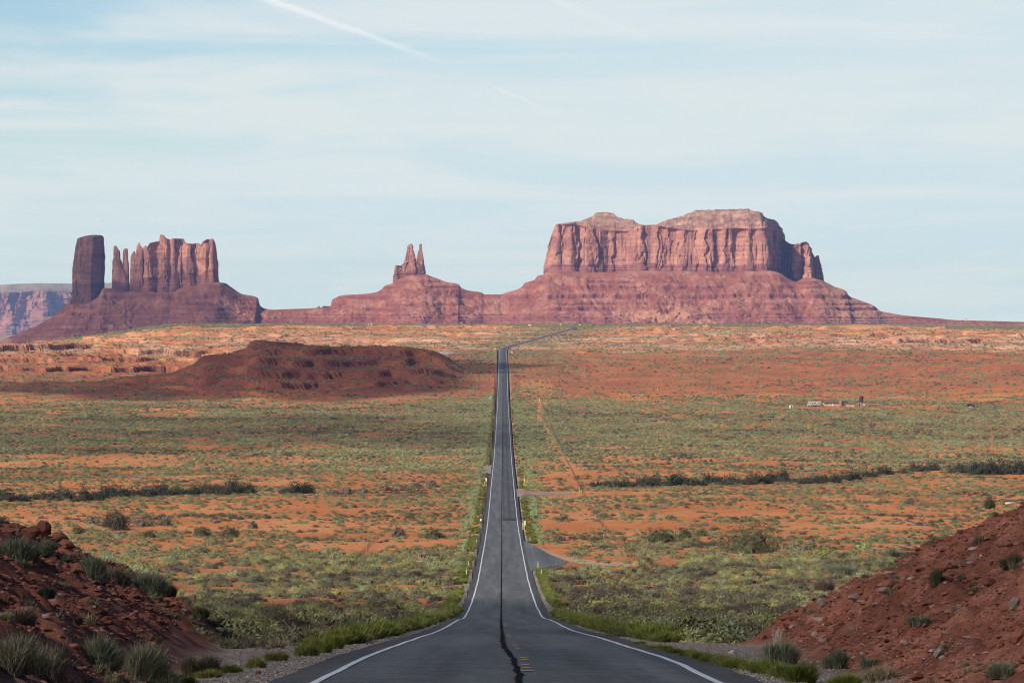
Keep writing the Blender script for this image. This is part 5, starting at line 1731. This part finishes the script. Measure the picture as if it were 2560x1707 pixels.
def marker(px_, py_, lb, kind):
    y_ = row_y(py_)
    e = empty('object_marker', at_y(px_, y_), lb, 'road marker')
    if kind == 'right_near':
        for sx in (-0.22, 0.22):
            MB().bar((sx, 0, -0.2), (sx, 0, 1.55), 0.05, n=6).build('post', C_YEL, e)
        MB().box((-0.2, -0.06, 1.35), (0.34, 0.03, 1.0)).build('striped_board', C_STRIPE, e)
        MB().box((0.26, 0.0, 1.75), (0.36, 0.03, 1.0)).build('white_board', C_WHITE, e)
    elif kind == 'left_near':
        MB().bar((0.05, 0, -0.2), (0.05, 0, 1.5), 0.06, n=6).build('post', C_ORANGE, e)
        MB().bar((-0.22, 0.1, -0.2), (-0.22, 0.1, 1.7), 0.035, n=6).build('post', C_WHITE, e)
        MB().box((0.03, -0.06, 1.35), (0.24, 0.03, 0.75)).build('back_board', C_RUSTP, e)
        MB().box((-0.05, 0.0, 1.95), (0.42, 0.03, 0.55)).build('white_board', C_WHITE, e)
    elif kind == 'left_far':
        MB().bar((-0.2, 0, -0.2), (-0.2, 0, 1.4), 0.07, n=6).build('post', C_YEL, e)
        MB().bar((0.22, 0, -0.2), (0.22, 0, 1.4), 0.05, n=6).build('post', C_WHITE, e)
        MB().box((-0.22, -0.06, 1.75), (0.3, 0.03, 1.0)).build('back_board', C_RUSTP, e)
        MB().box((0.24, 0.0, 1.85), (0.42, 0.03, 1.0)).build('white_board', C_WHITE, e)
    else:
        MB().bar((0, 0, -0.2), (0, 0, 1.5), 0.11, n=6).build('post', C_YEL, e)
        MB().box((0.04, -0.06, 2.0), (0.34, 0.03, 1.2)).build('yellow_board', C_YEL, e)


marker(1309, 1323, 'pair of yellow posts with a striped board right of the road, the nearer marker', 'right_near')
marker(1202.5, 1318, 'orange post topped by a white board left of the road, the nearer marker', 'left_near')
marker(1213.5, 1212, 'yellow and white posts with a white board left of the road, the farther marker', 'left_far')
marker(1310.5, 1213, 'single tall yellow marker right of the road beside the wash', 'right_far')
for px_, py_, h_, lb, mt in ((1448, 1234, 2.0, 'short yellow post at the end of the side track', C_YEL), (1510, 1352, 1.4, 'short orange post in the grass beyond the pull-off track', C_ORANGE)):
    x_, y_, z_ = pix(px_, py_)
    e = empty('utility_marker', (x_, y_, z_), lb, 'marker post')
    MB().bar((0, 0, -0.2), (0, 0, h_ * 0.8), 0.07, n=6).build('post', mt, e)
    MB().bar((0, 0, h_ * 0.8), (0, 0, h_), 0.09, 0.06, n=6).build('cap', C_WHITE, e)


def diamond(px_, y_, s_, label, up=2.4, yaw=0.0):
    e = empty('warning_sign', at_y(px_, y_), label, 'road sign', None, yaw)
    MB().bar((0, 0, -0.3), (0, 0, up), 0.06, n=6).build('post', C_STEEL, e)
    m_ = MB()
    m_.prism([(0, up - s_ * 0.7), (s_ * 0.7, up), (0, up + s_ * 0.7), (-s_ * 0.7, up)], -0.09, -0.06)
    m_.build('plate', C_YEL, e)


diamond(1237, 4120, 1.5, 'yellow diamond sign left of the road just before it bends', 3.2)
diamond(1279.5, 3960, 1.6, 'yellow diamond sign right of the road just before it bends', 2.6)
diamond(1401, 6000, 2.2, 'yellow diamond sign on the plateau edge left of where the road vanishes', 3.4)
diamond(1449, 5900, 2.2, 'yellow diamond sign on the plateau edge right of where the road vanishes', 2.4)


def board(name, px_, y_, w_, h_, up, mat, label, cat='road sign', grp=None):
    e = empty(name, at_y(px_, y_), label, cat, grp)
    for sx in (-0.3, 0.3):
        MB().bar((sx * w_, 0.05, -0.3), (sx * w_, 0.05, up), 0.08, n=5).build('post', C_STEEL, e)
    MB().box((0, 0, up), (w_, 0.06, h_)).build('plate', mat, e)


YF = 6450
C_RED = plain('red_paint', (0.55, 0.05, 0.05), 0.5, 0.06)
C_LBLUE = plain('pale_blue_paint', (0.30, 0.45, 0.68), 0.5, 0.06)
board('highway_sign', 921, YF, 2.2, 1.5, 2.8, C_WHITE, 'white highway sign at the left end of the sign row on the plateau')
board('highway_sign', 928, YF + 30, 2.2, 1.4, 2.9, C_WHITE, 'second white highway sign from the left in the sign row on the plateau')
board('highway_sign', 934, YF - 20, 1.2, 1.2, 2.3, C_RED, 'small red sign in the sign row on the plateau')
board('highway_sign', 948, YF, 2.8, 1.3, 2.7, C_WHITE, 'wide white highway sign alone in the middle of the sign row on the plateau')
board('highway_sign', 962, YF, 1.5, 2.2, 2.1, C_ORANGE, 'orange sign beside the yellow sign on the plateau')
board('highway_sign', 969, YF, 1.7, 1.7, 3.0, C_YEL, 'yellow sign between orange sign and blue sign on the plateau')
board('highway_sign', 980, YF, 2.4, 1.6, 1.9, C_BLUE, 'bright blue sign at the right end of the sign row on the plateau')
board('highway_sign', 1057.5, YF, 2.8, 1.7, 2.0, C_BLUE, 'bright blue sign alone on the plateau below the twin spires')
board('highway_sign', 1071, YF, 1.3, 1.2, 3.2, C_YEL, 'small yellow sign just right of the lone blue sign')
board('highway_sign', 1131, YF, 1.2, 1.1, 3.4, C_LBLUE, 'small pale blue sign above the dark car on the plateau')
e = empty('route_sign', at_y(1225.5, 2780), 'pale blue-grey sign back by the left verge in the middle distance', 'road sign')
MB().bar((0, 0, -0.2), (0, 0, 1.8), 0.05).build('post', C_STEEL, e)
MB().prism([(-0.5, 1.25), (0.5, 1.25), (0.62, 1.75), (0.45, 2.35), (-0.45, 2.35), (-0.62, 1.75)], -0.04, 0.0).build('plate', C_LBLUE, e)


def vehicle(name, px_, y_, rz, label, cat, paint, L=4.6, w_=1.8, h_=1.5, tall=False):
    e = empty(name, at_y(px_, y_), label, cat, None, rz)
    b = MB()
    if tall:
        b.prism([(-L / 2, 0.45), (L / 2, 0.45), (L / 2, 1.2), (L * 0.36, 1.4), (L * 0.27, h_), (-L / 2, h_)], -w_ / 2, w_ / 2)
    else:
        b.prism([(-L / 2, 0.4), (L / 2, 0.4), (L / 2, 0.8), (L * 0.28, 0.95), (L * 0.12, h_), (-L * 0.26, h_), (-L * 0.42, 0.98), (-L / 2, 0.9)], -w_ / 2, w_ / 2)
    b.build('body', paint, e)
    for sx in (-0.31, 0.31):
        for sy in (-1, 1):
            MB().bar((sx * L, sy * w_ * 0.5, 0.34), (sx * L, sy * w_ * 0.38, 0.34), 0.34, n=10).build('wheel', C_TYRE, e)
    for sy in (-1, 1):
        MB().box((-0.05 * L, sy * (w_ / 2 + 0.01), h_ - 0.33), (L * 0.38, 0.03, 0.4)).build('side_window', C_GLASS, e)


vehicle('car', 1138, 6300, 0.0, 'dark car on the plateau road left of the vanishing road', 'car', plain('dark_car_paint', (0.05, 0.055, 0.07), 0.3, 0.05))
vehicle('van', 1325, 6300, 0.0, 'white van on the plateau above the bend of the road', 'van', C_WHITE, 5.6, 2.1, 2.6, True)
for i, (px_, y_, w_, h_) in enumerate(((1179, 6350, 5, 3.2), (1206, 6300, 3, 2.6), (1233, 6100, 5, 1.8), (1436, 6200, 3.5, 2.6), (1485, 6300, 3, 3.2), (1125, 6350, 2.5, 1.6))):
    x_, yy_, z_ = at_y(px_, y_)
    e = empty('plateau_bush', (x_, yy_, z_), ('dark round bush on the plateau left of the white van', 'small dark bush on the plateau near the white van', 'flat dark bush in front of the white van',
                                             'dark bush on the plateau where the road vanishes', 'dark upright bush at the foot of the mesa', 'small dark bush beside the dark car')[i], 'bush')
    obj('foliage', leaf_bush(700 + i, 260, w_, h_, 0.35, 0.5), M_I['DARK'], e)

def gravel_mound():
    px0, y0 = 1114, 4010
    x0 = (px0 - CX) / F * y0
    th, rr = np.meshgrid(np.linspace(0, 2 * math.pi, 60, endpoint=False), np.linspace(1, 0.02, 14))
    X, Y = 15.5 * rr * np.cos(th), 12 * rr * np.sin(th)
    Z = 4.0 * (1 - rr ** 1.7) - 0.4 + 0.25 * f2(X / 3.0, Y / 3.0, 3, 981)
    o = obj('gravel_mound', mesh('gravel_mound', np.stack([X, Y, Z], -1), grid_faces(14, 60, True)), plain('grey_crushed_stone', (0.27, 0.26, 0.245), 1.0, 0.2, 0.6))
    o.location = (x0, y0, gz(x0, y0 - 10))
    tag(o, 'smooth pale grey gravel mound left of the road before the bend', 'gravel mound')


gravel_mound()

# fences along both sides of the right of way
def fence(side, xs_, ys_, label):
    f = lambda y: float(np.interp(y, ys_, xs_))
    y0 = 372.0
    e = empty('wire_fence', (f(y0), y0, gz(f(y0), y0)), label, 'fence')
    o0 = Vector(e.location)
    mesh_p = MB().bar((0, 0, -0.2), (0, 0, 1.25), 0.028, n=5).mesh('post')
    mesh_p.materials.append(C_RUSTP)
    prev, wires, far_ = None, MB(), MB()
    y = y0
    i = 0
    r = random.Random(side)
    while y < 2700:
        x_ = f(y) + r.uniform(-0.1, 0.1)
        p = Vector((x_, y, gz(x_, y))) - o0
        if i < 96:
            pp = obj('post', mesh_p, None, e)
            pp.location = p
            pp.rotation_euler = (r.uniform(-0.04, 0.04), r.uniform(-0.05, 0.05), r.uniform(0, 3))
        else:
            far_.bar(p + Vector((0, 0, -0.2)), p + Vector((0, 0, 1.25)), 0.022, n=4)
        if prev is not None and y < 1000:
            for h_ in (0.35, 0.75, 1.12):
                wires.bar(prev + Vector((0, 0, h_)), p + Vector((0, 0, h_)), 0.004 + 0.000003 * y, n=3)
        prev = p
        i += 1
        y += 5.0
    wires.build('wire', C_RUSTP, e)
    far_.build('far_posts', C_RUSTP, e, kind='stuff')


fence(1, [-22.5, -23, -28, -29, -29.5], [372, 440, 800, 1400, 2800], 'wire fence on thin dark posts running along the left side of the road')
fence(2, [25, 24.5, 21.0, 21.5, 22.5, 20], [372, 410, 600, 1200, 1700, 2800], 'wire fence on thin dark posts running along the right side of the road')

# ---------------------------------------------------------------- the homestead
xh, yh, zh = pix(2085, 1016)
m_px = yh / F
hx = lambda px: (px - CX) * m_px
C_STUCCO = plain('cream_stucco', (0.52, 0.38, 0.26), 0.9, 0.2, 0.8)
C_ROOF = plain('brown_roofing', (0.16, 0.105, 0.070), 0.9, 0.2, 2)
C_STONE = plain('field_stone', (0.30, 0.215, 0.155), 0.95, 0.35, 3)
C_SHADE_TRIM = plain('shaded_wall_and_trim', (0.17, 0.12, 0.105), 0.9, 0.2)  # dark tone paints the gable wing's shade; also colours roofs and trim
C_RUST = plain('rusted_iron', (0.070, 0.034, 0.030), 0.85, 0.35, 2)
house = empty('house', (hx(2089), yh, zh), 'low cream house with a brown roof and stone chimney among the desert scrub', 'house')
hw_ = 10.4
MB().box((-2.4, 4, 1.1), (hw_, 7.6, 2.3)).build('wall', C_STUCCO, house)
MB().box((5.3, 4.2, 1.45), (4.6, 8.4, 3.0)).build('wall', C_SHADE_TRIM, house)
rf = MB()
rf.add([(-8.0, -0.7, 2.2), (3.3, -0.7, 2.2), (3.3, 4.4, 3.9), (-8.0, 4.4, 3.9), (-8.0, 9, 2.2), (3.3, 9, 2.2),
        (-8.0, -0.7, 2.42), (3.3, -0.7, 2.42), (3.3, 4.4, 4.15), (-8.0, 4.4, 4.15), (-8.0, 9, 2.42), (3.3, 9, 2.42)],
       [(0, 1, 2, 3), (3, 2, 5, 4), (6, 9, 8, 7), (9, 10, 11, 8), (0, 6, 7, 1), (4, 5, 11, 10), (0, 3, 9, 6), (3, 4, 10, 9), (1, 7, 8, 2), (2, 8, 11, 5)])
roof = rf.build('roof', C_ROOF, house)
MB().prism([(2.6, 4.1), (8.2, 2.6), (8.2, 2.85), (2.6, 4.4)], -0.9, 9.0).build('roof', C_SHADE_TRIM, house)
MB().box((3.0, -0.6, 2.0), (1.7, 1.2, 4.6)).build('chimney', C_STONE, house)
dr = MB().box((-1.9, 0.17, 1.0), (0.75, 0.08, 1.9)).build('door', C_WHITE, house)
MB().box((-1.65, 0.11, 1.0), (0.08, 0.06, 0.12)).build('handle', C_STEEL, dr)
MB().box((-5.6, 0.17, 1.6), (0.9, 0.08, 0.6)).build('window', C_GLASS, house)
MB().box((0.6, 0.17, 1.15), (2.4, 0.06, 1.8)).build('garage_door', C_ORANGE if False else plain('tan_door', (0.52, 0.30, 0.15), 0.8), house)
sh = empty('shed', (hx(2123), yh - 9, gz(hx(2123), yh - 9)), 'small flat-roofed pale shed in front of the right end of the house', 'shed')
MB().box((0, 1.5, 0.85), (5.4, 3.4, 2.0)).build('wall', plain('peeling_plaster', (0.42, 0.31, 0.25), 0.9, 0.3, 1.2), sh)
MB().box((0, 1.4, 1.98), (6.2, 4.2, 0.26)).build('roof', C_SHADE_TRIM, sh)
MB().box((2.1, -0.24, 0.85), (1.0, 0.08, 1.5)).build('door', C_STUCCO, sh)
tk = empty('water_tank', (hx(2150), yh - 3, gz(hx(2150), yh - 3)), 'leaning rusty water tank on a small stone base right of the house', 'water tank')
t_ = MB()
t_.bar((0.25, 0, 2.7), (0.75, 0.2, 6.7), 1.35, n=18)
t_.build('tank', C_RUST, tk)
MB().bar((0.76, 0.2, 6.72), (0.78, 0.2, 6.92), 1.2, 0.5, n=18).build('lid', C_RUST, tk)
b0 = MB().box((-0.4, 0, 1.3), (2.5, 2.4, 2.8)).build('base', C_STONE, tk)
MB().box((-0.75, -1.24, 1.1), (0.6, 0.06, 1.9)).build('doorway', C_BLACK, b0)
MB().box((0.75, -1.4, 2.85), (0.9, 0.5, 0.45)).build('valve_box', C_BLUE, tk)
ds = empty('satellite_dish', (hx(2157), yh - 6, gz(hx(2157), yh - 6)), 'white satellite dish on the ground beside the water tank', 'satellite dish')
MB().bar((0, 0, 0), (0, 0, 0.9), 0.07).build('post', C_STEEL, ds)
dsh = MB()
for k_ in range(4):
    r0, r1 = 0.2 * k_, 0.2 * (k_ + 1)
    dsh.bar((0.45 * r0 ** 2, -0.6 * r0 ** 2, 1.1 + 0.4 * r0 ** 2), (0.45 * r1 ** 2, -0.6 * r1 ** 2, 1.1 + 0.4 * r1 ** 2), max(0.02, r0), r1, n=14)
dsh.build('dish', C_WHITE, ds)
oh = empty('outhouse', (hx(1977), yh - 2, gz(hx(1977), yh - 2)), 'tiny white outhouse with a dark doorway standing apart on the left', 'outhouse')
MB().box((0, 0.8, 0.95), (1.9, 1.6, 2.1)).build('wall', C_WHITE, oh)
MB().box((0, 0.8, 2.06), (2.1, 1.8, 0.14)).build('roof', C_STEEL, oh)
MB().box((0.2, -0.04, 0.9), (0.65, 0.08, 1.7)).build('door', C_BLACK, oh)
rv = empty('camper', (hx(2034), yh - 1, gz(hx(2034), yh - 1)), 'white camper van with a cab-over bunk parked left of the house', 'camper', None, math.pi + 0.12)
b_ = MB()
b_.prism([(-4.2, 0.75), (1.5, 0.75), (1.5, 0.6), (4.2, 0.6), (4.3, 1.3), (3.2, 1.55), (2.6, 2.05), (3.5, 2.2), (3.6, 2.9), (3.2, 3.05), (-4.2, 3.05)], -1.15, 1.15)
b_.build('body', plain('weathered_white', (0.50, 0.48, 0.44), 0.6, 0.1), rv)
for x_, w_, z_ in ((-3.2, 0.9, 2.1), (-0.6, 1.3, 2.1), (1.0, 0.7, 2.1)):
    for sy in (-1, 1):
        MB().box((x_, sy * 1.165, z_), (w_, 0.03, 0.55)).build('window', C_GLASS, rv)
for sy in (-1, 1):
    MB().box((2.2, sy * 1.165, 1.65), (0.8, 0.03, 0.5)).build('window', C_GLASS, rv)
    MB().box((-1.0, sy * 1.17, 1.2), (6.2, 0.02, 0.14)).build('trim_stripe', C_SHADE_TRIM, rv)
    for x_ in (-2.3, 3.1):
        wv = MB().bar((x_, sy * 1.12, 0.42), (x_, sy * 0.85, 0.42), 0.42, n=12).build('wheel', C_TYRE, rv)
        MB().bar((x_, sy * 1.14, 0.42), (x_, sy * 1.121, 0.42), 0.2, n=10).build('hub', C_STEEL, wv)
# dark trailer further right
xt, yt, zt = pix(2428, 1019)
tr = empty('stock_trailer', (xt, yt, zt), 'two-box dark trailer standing alone in the scrub at the far right', 'trailer')
MB().box((-1.55, 0, 1.55), (2.0, 2.4, 1.9)).build('box', plain('dark_brown_panel', (0.045, 0.025, 0.028), 0.8, 0.2), tr)
MB().box((1.0, 0.2, 1.5), (2.7, 2.4, 1.9)).build('box', plain('dark_slate_panel', (0.055, 0.065, 0.075), 0.7, 0.2), tr)
MB().box((-1.55, 0, 2.56), (2.2, 2.5, 0.1)).build('roof', C_STEEL, tr)
MB().box((-0.9, -1.25, 0.45), (0.95, 0.1, 0.5)).build('white_panel', C_WHITE, tr)
for x_ in (-0.2, 1.6):
    MB().bar((x_, -1.2, 0.4), (x_, -0.95, 0.4), 0.4, n=10).build('wheel', C_TYRE, tr)


def bare_tree(px_, dy, h_, label, seed, spread_=1.0):
    x_, y_ = hx(px_), yh + dy
    e = empty('bare_tree', (x_, y_, gz(x_, y_)), label, 'tree')
    r = random.Random(seed)
    MB().bar((0, 0, -0.2), (0.1, 0, h_ * 0.35), 0.16, 0.11).build('trunk', MAT_STEM, e)
    br = MB()

    def grow(p, d, l, rad, n):
        q_ = p + d * l
        br.bar(p, q_, rad, rad * 0.6, 4)
        if n > 0:
            for _ in range(3):
                dd = (d + Vector((r.uniform(-0.8, 0.8) * spread_, r.uniform(-0.8, 0.8), r.uniform(-0.2, 0.5)))).normalized()
                grow(q_, dd, l * r.uniform(0.6, 0.85), rad * 0.6, n - 1)
    for _ in range(5):
        grow(Vector((0.1, 0, h_ * 0.33)), Vector((r.uniform(-1, 1) * spread_, r.uniform(-1, 1), 1)).normalized(), h_ * 0.26, 0.09, 4)
    br.build('branches', MAT_STEM, e)


bare_tree(2000, 6, 4.0, 'grey leafless tree spreading between the outhouse and the camper', 3, 1.5)
bare_tree(2042, 7, 4.4, 'grey leafless tree rising behind the camper', 4, 1.1)
for px_, y0_, y1_, lb in ((1562.5, 1004, 989, 'dark gate post beside the pale dirt patch, left one of a pair'), (1577, 1001, 987, 'dark gate post in front of the pale dirt patch, right one of a pair')):
    x_, y_, z_ = pix(px_, y0_)
    e = empty('gate_post', (x_, y_, z_), lb, 'post')
    h_ = (y0_ - y1_) / F * y_
    MB().bar((0, 0, -0.2), (0, 0, h_), 0.2, 0.17, n=7).build('pole', C_WOOD, e)
    MB().box((0, 0, h_ + 0.06), (0.44, 0.44, 0.12)).build('cap', C_WOOD, e)
for px_, y0_, h_, lb in ((1644, 974.5, 0.9, 'short white marker post above the pale dirt patch'), (1348.5, 1003, 1.9, 'thin white pole by the dirt track right of the road')):
    x_, y_, z_ = pix(px_, y0_)
    e = empty('marker_pole', (x_, y_, z_), lb, 'marker post')
    MB().bar((0, 0, -0.2), (0, 0, h_), 0.16, 0.15, n=6).build('pole', C_WHITE, e)
    MB().bar((0, 0, h_), (0, 0, h_ + 0.15), 0.18, 0.1, n=6).build('cap', C_STEEL, e)

# ---------------------------------------------------------------- on the buttes
def talus_at(b, px_, py_):
    best = None
    for par, X, Y, Z, T in TAL:
        if par is not b:
            continue
        d = (CX + X / Y * F - px_) ** 2 + (HY - Z / Y * F - py_) ** 2
        i = np.unravel_index(np.argmin(d), d.shape)
        best = (float(X[i]), float(Y[i]), float(Z[i]))
    return best


lab_j = 'dark juniper dot on the sandy fan at the foot of the mesa'
r = random.Random(11)
for i in range(26):
    px_, py_ = r.uniform(1535, 1740), r.uniform(779, 811)
    if i > 20:
        px_, py_ = r.uniform(1850, 1880), r.uniform(785, 795)
    p = talus_at(mesa, px_, py_)
    o = obj('juniper', leaf_bush(900 + i, 150, r.uniform(3, 7), r.uniform(2.2, 4.2), 0.7, 0.5), M_I['DARK'])
    o.location = p
    tag(o, lab_j if i <= 20 else 'dark juniper dot low on the right part of the mesa foot', 'juniper', 'junipers at the foot of the mesa' if i <= 20 else 'junipers low on the right of the mesa')
for i, px_ in enumerate((796, 808, 813, 818)):
    p = talus_at(throne, px_, 768)
    o = obj('juniper', leaf_bush(940 + i, 150, 5, 3.4, 0.7, 0.5), M_I['DARK'])
    o.location = p
    tag(o, 'juniper on the low saddle between the leftmost butte and spire butte', 'juniper', 'junipers on the low saddle')
MAT_TRUB = rock_mat('talus_rubble', [(0.0, (0.14, 0.055, 0.048)), (0.35, (0.27, 0.105, 0.080)), (0.8, (0.46, 0.25, 0.185)), (1.0, (0.54, 0.36, 0.28))], True)
for par, X, Y, Z, T in TAL:
    ok_ = ((T > 0.05) & (T < 0.95))
    idx = np.argwhere(ok_)
    dens = np.clip(0.25 + 1.3 * f2(X / 70.0, Y / 60.0, 3, 951), 0, 1)
    if par is mesa:
        pxg = CX + X / Y * F
        dens = np.maximum(dens, 0.9 * sm(pxg, 2000, 2080) * (1 - sm(pxg, 2200, 2300)))
    pk = idx[rng.random(len(idx)) < dens[ok_] * (0.07 if par is mesa else 0.045)]
    pts = np.stack([X[pk[:, 0], pk[:, 1]], Y[pk[:, 0], pk[:, 1]], Z[pk[:, 0], pk[:, 1]]], -1) - np.array(par.location)
    s_ = 1.4 + 6.5 * rng.random(len(pts)) ** 4
    o = scatter('fallen_blocks', [m_.copy() for m_ in rocks], MAT_TRUB, pts, np.stack([s_ * rng.uniform(0.8, 1.5, len(pts)), s_, s_ * rng.uniform(0.7, 1.1, len(pts))], -1), rng.random(len(pts)), kind='stuff')
    o.parent = par
hb = talus_at(mesa, 2415, 801.5)
e = empty('hilltop_house', (hb[0], hb[1], hb[2]), 'tiny pale house on the low ridge at the far right', 'house')
MB().box((0, 2, 2.2), (8, 6, 5)).build('wall', plain('pale_wall', (0.72, 0.66, 0.52), 0.8), e)
MB().prism([(-4.5, 4.7), (4.5, 4.7), (0.0, 5.6)], -1.5, 5.5).build('roof', C_STEEL, e)
MB().box((2.0, -1.05, 1.6), (1.4, 0.1, 2.4)).build('door', C_BLACK, e)
hb = talus_at(mesa, 2405, 801.5)
e = empty('pickup', (hb[0], hb[1], hb[2]), 'tiny blue truck beside the pale house on the low ridge', 'truck')
MB().prism([(-3, 0.5), (3, 0.5), (3, 1.3), (1.6, 1.4), (0.9, 2.2), (-0.6, 2.2), (-0.7, 1.4), (-3, 1.4)], -1, 1).build('body', C_BLUE, e)
for sx in (-1.9, 1.9):
    MB().bar((sx, -1.0, 0.5), (sx, -0.7, 0.5), 0.5, n=8).build('wheel', C_TYRE, e)

# ---------------------------------------------------------------- contrails and clouds
def trail_mat(a):
    m, n = material('ice_trail')
    pos = n.n('ShaderNodeNewGeometry').outputs['Position']
    ns = n.n('ShaderNodeTexNoise', {'Vector': pos, 'Scale': 0.012, 'Detail': 4.0}).outputs[0]
    fac = n.n('ShaderNodeLayerWeight', {'Blend': 0.5}).outputs['Facing']
    edge = n.math('POWER', n.math('SUBTRACT', 1.0, fac), 2.2)
    fade = n.n('ShaderNodeAttribute', attribute_name='fade').outputs['Fac']
    al = n.math('MULTIPLY', n.math('MULTIPLY', edge, fade), n.math('MULTIPLY_ADD', ns, 0.5, 0.6), clamp=True)
    al = n.math('MULTIPLY', al, a)
    d = n.n('ShaderNodeBsdfDiffuse', {'Color': (0.92, 0.93, 0.95, 1)})
    tr_ = n.n('ShaderNodeBsdfTransparent')
    finish(n, n.n('ShaderNodeMixShader', {0: al, 1: tr_.outputs[0], 2: d.outputs[0]}).outputs[0])
    return m


def contrail(a, b, w0, w1, f0, f1, alpha, label):
    D = 29000.0
    A, B = W(*a, D), W(*b, D)
    n_, k_ = 60, 14
    V, fd = [], []
    ax = (B - A) / np.linalg.norm(B - A)
    up = np.array([0, 1.0, 0])
    sd = np.cross(ax, up)
    for i in range(n_):
        t = i / (n_ - 1)
        r_ = lerp(w0, w1, t) / F * D * (1 + 0.18 * float(p2(t * 14, 0.4, 961)))
        c_ = A + (B - A) * t + sd * 6 * float(p2(t * 6, 3.3, 963))
        for j in range(k_):
            th = 2 * math.pi * j / k_
            V.append(c_ + sd * r_ * math.cos(th) + up * r_ * math.sin(th))
            fd.append(lerp(f0, f1, t) * min(1, t * 12 + (a[1] < 0)) * min(1, (1 - t) * 4))
    o = obj('contrail', mesh('contrail', V, grid_faces(n_, k_, True), smooth=True, attrs={'fade': fd}), trail_mat(alpha))
    tag(o, label, 'contrail')


contrail((560, -40), (1150, 172), 17, 11, 1.0, 0.25, 0.25, 'long white contrail slanting down across the upper sky')
contrail((1230, 215), (1420, 300), 6, 7, 1.0, 0.4, 0.055, 'short faint contrail in the middle of the sky')
contrail((1360, -10), (1680, 125), 13, 18, 0.9, 0.5, 0.06, 'broad faint contrail right of the long white one')


def cloud_mat(t):
    m, n = material('thin_cloud')
    d = n.n('ShaderNodeBsdfDiffuse', {'Color': (0.9, 0.9, 0.92, 1)})
    tl = n.n('ShaderNodeBsdfTranslucent', {'Color': (0.9, 0.9, 0.92, 1)})
    w_ = n.n('ShaderNodeMixShader', {0: 0.5, 1: d.outputs[0], 2: tl.outputs[0]})
    tr_ = n.n('ShaderNodeBsdfTransparent')
    finish(n, n.n('ShaderNodeMixShader', {0: t, 1: w_.outputs[0], 2: tr_.outputs[0]}).outputs[0])
    return m


def cloud(over, rx, ry, alt, t, seed, rz=0.0):
    """fair-weather cloud whose shade falls on the ground point `over`; high overhead, out of the frame"""
    k_ = alt / math.tan(SUN_EL)
    c_ = np.array([over[0] + SUN_DIR[0] / math.cos(SUN_EL) * k_, over[1] + SUN_DIR[1] / math.cos(SUN_EL) * k_, over[2] + alt])
    nu, nv = 120, 50
    u = np.linspace(0, 2 * math.pi, nu, endpoint=False)[None, :]
    v = np.linspace(-math.pi / 2, math.pi / 2, nv)[:, None]
    d = np.stack([np.cos(v) * np.cos(u), np.cos(v) * np.sin(u), np.sin(v) * np.ones_like(u)], -1)
    r_ = 1 + 0.42 * f3(np.cos(u) * 2.2 + seed, np.sin(u) * 2.2, 0.3, 5, 971 + seed, 0.6) + 0 * v
    h_ = 0.22 * min(rx, ry)
    q_ = d * r_[..., None] * np.array([rx, ry, h_])
    q_[..., 2] = np.where(q_[..., 2] < 0, q_[..., 2] * 0.4, q_[..., 2])
    cz, sz = math.cos(rz), math.sin(rz)
    V = np.stack([q_[..., 0] * cz - q_[..., 1] * sz, q_[..., 0] * sz + q_[..., 1] * cz, q_[..., 2]], -1) + c_
    obj('cloud', mesh('cloud', V, grid_faces(nv, nu, True), smooth=True), cloud_mat(t), kind='structure')


cloud((0, 40, -10), 430, 330, 1500, 0.65, 1)
cloud((-232, 3370, -40), 222, 520, 1500, 0.60, 3)
cloud((-1060, 10420, 40), 330, 330, 1500, 0.72, 7)
cloud((-150, 2050, -57), 150, 330, 1500, 0.82, 5)

# ---------------------------------------------------------------- air
def haze():
    b = MB().box((0, 0, 110), (62000, 62000, 560))
    m, n = material('thin_blue_haze')
    v = n.n('ShaderNodeVolumePrincipled', {'Color': (0.26, 0.45, 1.0, 1), 'Absorption Color': (1, 1, 1, 1), 'Density': 2.0e-5, 'Anisotropy': 0.0})
    n.n('ShaderNodeOutputMaterial', {'Volume': v.outputs[0]})
    o = b.build('haze', m)
    o['kind'] = 'stuff'
    return o


haze()
